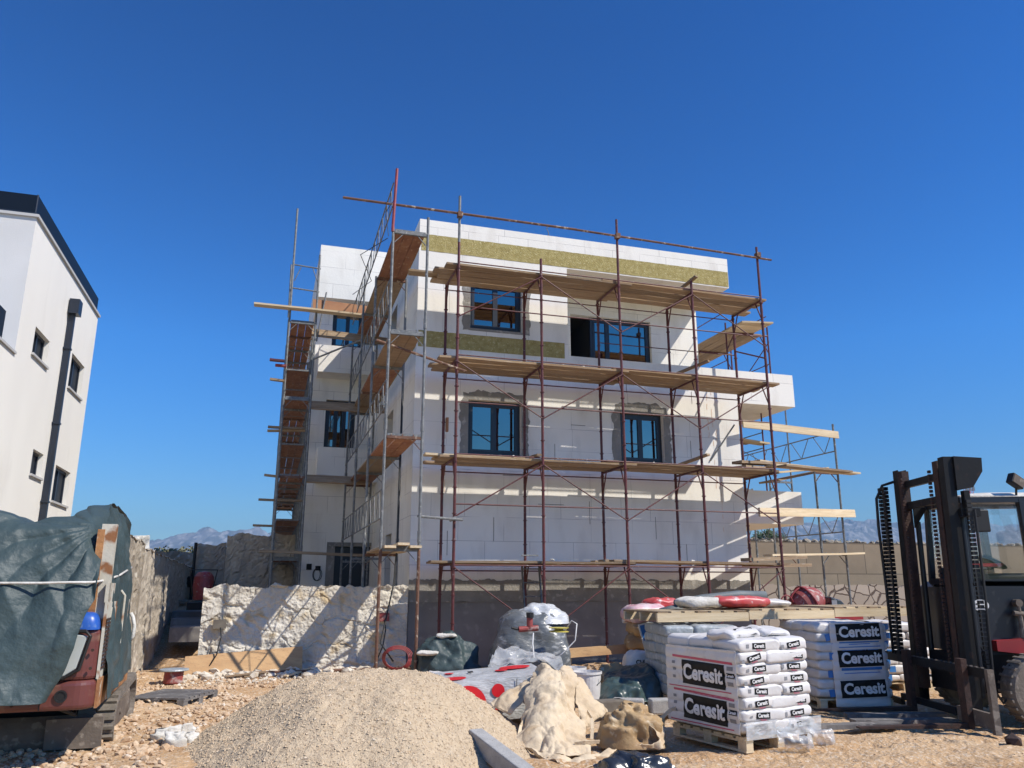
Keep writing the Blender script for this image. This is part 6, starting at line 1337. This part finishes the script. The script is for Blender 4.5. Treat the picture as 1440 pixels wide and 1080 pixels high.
p = at(283, 856, 19.2); RM = E('plate_compactor', Vector((p.x, p.y, p.z-.02)), PHI, 'red machine standing in the shade at the left end of the stone wall', 'machine')
m = MB().lathe((0, 0, .55), [(.001, -.35), (.2, -.33), (.24, -.1), (.22, .2), (.14, .3), (.001, .32)], 20); part('body', m, 'red_bright', RM)
part('base', MB().box((-.3, -.3, 0), (.3, .3, .16)), 'ink_black', RM); part('handle', MB().tube([(-.2, -.2, .3), (-.3, -.3, .9), (.3, -.3, .9), (.2, -.2, .3)], .018), 'hose_black', RM)
p = at(253, 845, 22); top('board', MB().box((-.35, -.1, -.02), (.3, .3, .02)), 'stone_tan', 'flat pale slab lying below the wheelbarrow', 'slab', loc=Vector((p.x, p.y, p.z)))

# ------------------------------------------------------------------ wrapped insulation pack with red dots
FLc, FRd, BLd = at(620, 962, 9.7), None, None
xd = Vector((.985, .16, .075)).normalized(); up = Vector((-.07, -.02, 1)).normalized(); yd = up.cross(xd).normalized(); up = xd.cross(yd)
Lx, Ly, Lz = 1.28, 1.15, .46
IB = E('insulation_pack', FLc-up*Lz, 0, 'white plastic wrapped insulation pack with big red dots between gravel heap and canvas bag', 'package')
def W3(a, b, c): return xd*a+yd*b+up*c
def face(o0, eu, ev, lu, lv, nrm, seed):
    def fn(u, v):
        p = o0+eu*(lu*u)+ev*(lv*v); q = Vector((u*lu*4+seed, v*lv*4, 1)); e = 1-max(abs(2*u-1), abs(2*v-1))**8; return p+nrm*((noise.fractal(q, 1, 2, 4)*.012+(1-abs(noise.noise(q*1.5))*3)*.005)*e)
    return MB().grid(40, 24, fn)
m = face(Vector((0, 0, 0)), xd, up, Lx, Lz, -yd, 1); part('front_wrap', m, 'pack_white' if 'pack_white' in MT else 'film', IB, sm=True)
m = face(up*Lz, xd, yd, Lx, Ly, up, 5); part('top_wrap', m, 'film', IB, sm=True)
m = face(xd*Lx, yd, up, Ly, Lz, xd, 9); part('end_wrap', m, 'film', IB, sm=True); m = face(Vector((0, 0, 0))+yd*Ly, -yd, up, Ly, Lz, -xd, 12); part('end_wrap', m, 'film', IB, sm=True)
m = face(xd*Lx+yd*Ly, -xd, up, Lx, Lz, yd, 9); part('back_wrap', m, 'film', IB, sm=True)
def disc(r, sx=1, n=36):
    m = MB(); m.add([(r*sx*cos(2*pi*i/n), r*sin(2*pi*i/n), .0) for i in range(n)]+[(r*sx*cos(2*pi*i/n), r*sin(2*pi*i/n), .003) for i in range(n)], [tuple(range(n, 2*n))]+[(i, (i+1) % n, n+(i+1) % n, n+i) for i in range(n)]); m.mats = ['ink_red']; return m.mesh('red_dot')
for x, z, r in ((.30, .20, .215), (.66, .33, .075), (.64, .13, .028), (.82, .23, .018)): put('red_dot', disc(r), IB, W3(x, -.014, z), xd, up)
for x, y, r in ((.16, .25, .14), (.16, .78, .05), (.80, .62, .07), (1.0, .80, .17)): put('red_dot', disc(r, 1.15), IB, W3(x, y, Lz+.014), xd, yd)
g = MB().tube([W3(.48, -.016, .12), W3(.56, -.016, .10), W3(.64, -.016, .11), W3(.75, -.016, .16), W3(.82, -.016, .23), W3(.88, -.016, .36), W3(.89, -.016, .44)], .004, 5); part('printed_curve', g, 'ink_black', IB)
put('lettering', text('KU', .15, 'ink_black', bold=.03), IB, W3(1.02, -.018, .27), up*-1, xd)
put('lettering', text('KU', .09, 'ink_black', bold=.03), IB, W3(.42, .72, Lz+.017), -yd, xd)
# ------------------------------------------------------------------ canvas big bag, brown bag, black bag
def P4_(l): return [at(x, y, Y) for x, y, Y in l]
cz = [P4_([(752, 941, 9.75), (765, 934, 9.6), (780, 938, 9.5), (794, 935, 9.6), (806, 942, 9.75)]), P4_([(744, 962, 9.3), (758, 958, 9.15), (776, 966, 9.05), (795, 962, 9.15), (812, 972, 9.45)]),
      P4_([(735, 1000, 9.0), (750, 996, 8.85), (772, 1003, 8.75), (797, 998, 8.9), (818, 1004, 9.2)]), P4_([(726, 1033, 8.7), (748, 1028, 8.55), (772, 1034, 8.45), (800, 1030, 8.6), (824, 1032, 8.85)]),
      P4_([(727, 1047, 8.5), (748, 1052, 8.38), (775, 1058, 8.28), (803, 1062, 8.3), (832, 1062, 8.4)])]
B1 = sheet(cz, 130, 130, .03, 2.4, 2, ridge=.012, crump=.13, cs=3.4)
C_ = E('canvas_bag', Vector((.45, 8.9, 0)), 0, 'large empty beige canvas bulk bag slumped over in the foreground', 'bulk bag')
b_ = part('bag_body', B1, 'big_bag', C_, sm=True, off=C_.location); solid(b_, .006)
cz = [P4_([(795, 940, 9.7), (812, 948, 9.8), (822, 962, 9.95), (830, 975, 10.1)]), P4_([(806, 962, 9.5), (822, 972, 9.55), (838, 986, 9.7), (850, 996, 9.85)]), P4_([(812, 985, 9.3), (828, 996, 9.3), (842, 1003, 9.4), (853, 1006, 9.6)]), P4_([(816, 1010, 9.15), (822, 1018, 9.1), (830, 1022, 9.2), (842, 1012, 9.45)])]
b_ = part('side_flap', sheet(cz, 60, 60, .02, 3, 6, ridge=.01, crump=.09, cs=4), 'big_bag', C_, sm=True, off=C_.location); solid(b_, .006)
cz = [P4_([(758, 940, 9.75), (752, 948, 9.65), (748, 962, 9.5)]), P4_([(738, 952, 9.7), (728, 968, 9.45), (735, 985, 9.3)]), P4_([(706, 975, 9.6), (702, 988, 9.35), (720, 999, 9.2)]), P4_([(690, 987, 9.55), (694, 993, 9.35), (714, 1003, 9.2)])]
b_ = part('side_flap', sheet(cz, 50, 50, .015, 3, 9, ridge=.008, crump=.07, cs=4), 'bag_brown' if 0 else 'big_bag', C_, sm=True, off=C_.location); solid(b_, .006)
cz = [P4_([(727, 1045, 8.5), (755, 1056, 8.35), (795, 1062, 8.3), (830, 1060, 8.45), (868, 1052, 8.7)]), P4_([(736, 1050, 8.4), (765, 1064, 8.2), (800, 1072, 8.1), (832, 1068, 8.3), (862, 1060, 8.55)]), P4_([(748, 1052, 8.3), (775, 1068, 8.05), (806, 1078, 7.95), (836, 1077, 8.1), (858, 1068, 8.4)])]
b_ = part('hem', sheet(cz, 90, 30, .02, 4, 4, ridge=.01, crump=.07, cs=5), 'big_bag', C_, sm=True, off=C_.location); solid(b_, .006)
for pts in ([(826, 1000, 9.1), (832, 1010, 8.95), (833, 1025, 8.85), (832, 1040, 8.8)], [(808, 1046, 8.5), (822, 1044, 8.5), (843, 1043, 8.6)], [(742, 1005, 8.9), (733, 1020, 8.75), (728, 1040, 8.6)]):
    V = P4_(pts); o_ = Vector(C_.location); g = MB()
    for a, b in zip(V, V[1:]): g.beam(a-o_, b-o_, .035, .008, (0, 1, .3))
    part('strap', g, 'big_bag', C_)
rim = [(843, 1040, 8.8), (846, 1020, 8.85), (856, 1006, 8.95), (872, 999, 9.1), (892, 1000, 9.15), (912, 1006, 9.1), (926, 1020, 9.0), (931, 1038, 8.85), (926, 1049, 8.7), (905, 1049, 8.62), (880, 1049, 8.6), (858, 1048, 8.65)]
RV = P4_(rim); ctr = at(888, 1030, 9.35); ctr.z = max(ctr.z, .02); n_ = len(RV)
def bowl(u, v):
    t = u*n_; i = int(t) % n_; f = t-int(t); p = cr(RV[(i-1) % n_], RV[i], RV[(i+1) % n_], RV[(i+2) % n_], f); q = p.lerp(ctr, v)+Vector((0, .07*math.sin(min(1, v)*pi), 0))
    d = (noise.fractal(q*6, 1, 2, 4)*.05+(.6-abs(noise.noise(q*5))*3)*.035)*min(1, v*3); return q+Vector((0, -d, d*.5))
o = top('sack', heap(at(890, 1040, 8.85).x, 8.95, .36, .26, .36, 21, .07, 5, n=34, power=2.6, box=3), 'bag_brown', 'brown crumpled sack slumped on the ground right of the big canvas bag', 'sack', sm=True)
cz = [P4_([(905, 1000, 9.05), (920, 1008, 8.95), (932, 1022, 8.85), (936, 1040, 8.75), (928, 1052, 8.62), (905, 1054, 8.55)]), P4_([(900, 1010, 8.8), (912, 1016, 8.74), (922, 1028, 8.7), (924, 1040, 8.62), (916, 1048, 8.55), (900, 1050, 8.5)])]
b_ = part('canvas_edge', sheet(cz, 50, 10, .025, 7, 3, ridge=.02), 'big_bag', o, sm=True, off=o.location); solid(b_, .006); o3 = Vector(o.location)
g = MB(); V = P4_([(925, 1016, 9.0), (934, 1006, 9.0), (944, 998, 9.05), (950, 996, 9.1)])
for a, b in zip(V, V[1:]): g.beam(a-o3, b-o3, .04, .008, (0, 1, .3))
part('strap', g, 'big_bag', o)
top('black_bag', heap(1.07, 7.35, .36, .30, .20, 4, .05, 5, n=26, power=2.4), 'black_plastic', 'shiny black plastic rubbish bag at the bottom edge', 'bag', sm=True)
# curb stone on the pile
a, b = gz(668, 1024, .30), gz(752, 1088, .14); T_ = MB().beam(a-Vector((0, 0, .08)), b-Vector((0, 0, .08)), .14, .16); o = top('kerb_stone', T_, 'concrete_block', 'grey concrete kerb stone lying on the right flank of the gravel heap', 'kerb stone'); bevel(o, .012, 2)
# ------------------------------------------------------------------ covered stacks and clutter by the front wall
p = at(629, 935, 14.4); top('covered_heap', heap(p.x, p.y, .68, .5, .80, 6, .10, 2.2, power=2.6), 'tarp_dark2' if 'tarp_dark2' in MT else 'tarp_green', 'dark green tarp over a small stack behind the gravel heap', 'tarp', sm=True)
for i, (x, y, Y) in enumerate(((628, 893, 14.2), (601, 918, 13.9))): sack_on(x, y, Y, .36, .2, .07, 'white_cloth', 'flat white sack weighing down the dark green tarp, %s' % ['on its top', 'on its left shoulder'][i], .1, i*6, Z=at(x, y+1, Y).z-.03)
p = at(614, 955, 12.6); top('builders_sack', heap(p.x, p.y, .22, .2, .34, 9, .04, 5, n=16, power=4, box=5), 'bag_white', 'small white builders sack with a torn open top beside the dark green tarp', 'sack', sm=True)
p = at(746, 930, 14.0); WS = heap(p.x, p.y, .72, .6, 1.18, 3, .06, 2.2, power=5, box=5); o = top('wrapped_stack', WS, 'grey_film' if 'grey_film' in MT else 'bag_grey', 'film wrapped grey stack with tools on top in front of the ladder', 'wrapped pallet', sm=True)
mat('grey_film', (.10, .11, .115), (.15, .16, .165), (.40, .41, .41), sc=2.5, sc3=7, th=(.55, .72), rough=.3, bump=.6, bsc=10, stretch=(1, 1, 2.2)); o.data.materials[0] = MT['grey_film']
p = at(757, 862, 14.0); top('sheet', heap(p.x+.02, p.y, .50, .45, .30, 13, .05, 4, n=18, z0=1.0, power=2), 'film', 'pale plastic sheet bunched over the top of the wrapped stack', 'plastic sheet', sm=True)
p = at(745, 885, 13.25); T = E('angle_grinder', p, .2, 'red power tool resting against the front of the wrapped stack', 'power tool'); part('body', MB().bar((-.18, 0, 0), (.14, 0, .02), .045, 12), 'drum_red', T); part('motor', MB().bar((0, 0, .02), (.0, 0, .2), .05, 12), 'drum_red', T); part('grip', MB().bar((.0, -.02, .18), (.0, -.02, .26), .06, 12), 'hose_black', T); part('side_handle', MB().bar((-.18, 0, 0), (-.30, 0, .03), .02, 8), 'hose_black', T)
p = at(786, 886, 13.2); T = E('cable_reel', p, 0, 'small yellow reel with white cord hanging on the right shoulder of the wrapped stack', 'reel'); part('reel', MB().lathe((0, 0, 0), [(.06, -.03), (.16, -.03), (.16, -.02), (.07, 0), (.07, .02), (.16, .03), (.16, .04), (.06, .04)], 20), 'yellow', T); part('cord', MB().tube([(.1, -.05, 0), (.2, -.1, .15), (.28, -.1, .1), (.25, -.1, -.15), (.1, -.1, -.3), (-.15, -.15, -.5)], .010), 'ink_white', T, sm=True)
top('cord', MB().tube([at(750, 890, 13.2), at(749, 905, 13.15), at(751, 925, 13.1)], .012), 'ink_white', 'white cord hanging down the front of the wrapped stack', 'cord')
g = sheet([P4_([(684, 948, 11.8), (720, 938, 12.2), (760, 934, 12.3), (792, 940, 12.0)]), P4_([(688, 936, 12.3), (718, 922, 12.6), (752, 925, 12.7), (790, 928, 12.6)]), P4_([(700, 912, 12.9), (714, 910, 13), (745, 920, 13), (780, 926, 13)])], 50, 30, .06, 3, 4, ridge=.04)
top('plastic_sheet', g, 'film_clear', 'crumpled clear plastic sheet between the insulation pack and wrapped stack', 'plastic sheet', sm=True)
def bucket(x, y, Y, r, h, mt, label, body=None):
    p = at(x, y, Y); T = E('bucket', Vector((p.x, p.y, max(.0, p.z))), 0, label, 'bucket'); part('shell', MB().lathe((0, 0, 0), [(r*.84, 0), (r*.86, .01), (r, h), (r*1.06, h), (r*1.06, h-.03), (r*.98, h-.035), (r*.96, h-.01), (r*.8, .03)], 26), mt, T); part('handle', MB().tube([(r*cos(t), -r*.6-.02, h-.04-.16*math.sin(t)) for t in [i*pi/10 for i in range(11)]], .005), 'hose_black', T); return T
bucket(826, 985, 11.6, .20, .38, 'bag_white', 'white plastic bucket behind the canvas bag'); bucket(808, 972, 12.1, .17, .33, 'bag_white', 'second white bucket, half hidden left of the first')
p = at(902, 946, 12.9); T_ = top('builders_sack', heap(0, 0, .30, .26, .56, 7, .03, 5, n=20, power=7, box=5), 'bag_white', 'upright white printed sack with frayed open top left of the grey sacks', 'sack', loc=Vector((p.x, p.y, .05)), sm=True)
put('lettering', text('CLIMA', .085, 'ink_black', bold=.03), T_, (0, -.30, .42), (1, 0, 0), (0, .05, 1)); m = MB().box((-.22, -.1, 0), (.22, .1, .002)); m.mats = ['ink_pink']; put('print_block', m.mesh('print_block'), T_, (.02, -.305, .20), (1, 0, 0), (0, .03, 1))
p = at(862, 945, 12.6); top('builders_sack', heap(p.x, p.y, .36, .26, .42, 17, .06, 4, n=20, power=5), 'bag_brown', 'open sack of brown rubble between the bucket and the printed sack', 'sack', sm=True)
cz = [P4_([(846, 990, 11.6), (858, 992, 11.4), (880, 990, 11.3), (905, 986, 11.4), (932, 990, 11.6)]), P4_([(847, 968, 11.8), (862, 966, 11.6), (885, 962, 11.5), (910, 960, 11.6), (930, 964, 11.8)]), P4_([(852, 955, 12.2), (868, 950, 12.0), (890, 944, 11.9), (915, 942, 12), (930, 938, 12.2)]), P4_([(862, 948, 12.6), (880, 942, 12.5), (898, 938, 12.4), (915, 936, 12.5), (930, 934, 12.6)])]
top('tarpaulin', sheet(cz, 70, 60, .03, 3, 5, ridge=.02, crump=.12, cs=3), 'tarp_dark', 'dark green folded tarp in front of the printed sack', 'tarp', sm=True)
for i, (x, y, Y, mt_, lb) in enumerate(((884, 1000, 10.9, 'concrete_block', 'grey concrete block in the shade under the dark folded tarp'), (935, 998, 10.9, 'concrete_block', 'broken concrete block beside the front pallet'), (858, 1006, 10.8, 'mortar', 'dark lump of concrete behind the open brown bag'))):
    p = at(x, y, Y); m = MB().box((-.2, -.1, 0), (.2, .1, .18)); o = top('concrete_block', m, mt_, lb, 'block', loc=Vector((p.x, p.y, .0)), rz=.3*i-.2); bevel(o, .02, 2)
plank(at(798, 925, 13.6), at(884, 918, 14.2), .1, 'brown timber edge lying over the earth by the wrapped stack', mt='ply_board', T=.14)
top('earth_heap', heap(at(840, 940, 13.4).x, 13.2, .75, .6, .34, 8, .09, 3), 'dirt', 'earth heap with scraps between the wrapped stack and printed sack', 'earth heap')
for i, (x0, y0, x1, y1, Y) in enumerate(((1190, 1003, 1330, 1004, 10.4), (1130, 1020, 1260, 1016, 9.8), (1200, 1012, 1340, 1010, 10.1))):
    a, b = gz(x0, y0, .05), gz(x1, y1, .05); plank(Vector((a.x, a.y, .0)), Vector((b.x, b.y, .01)), .16, 'dark wet looking board lying on the ground before the forks, %s' % ['rear', 'front', 'middle'][i], mt='grey_wood', T=.05)
p = gz(1425, 1047, .03); top('clod', MB().stone((0, 0, .04), .10), 'rust_dark', 'dark clod of earth in front of the forklift wheel', 'clod', loc=Vector((p.x, p.y, .02)))
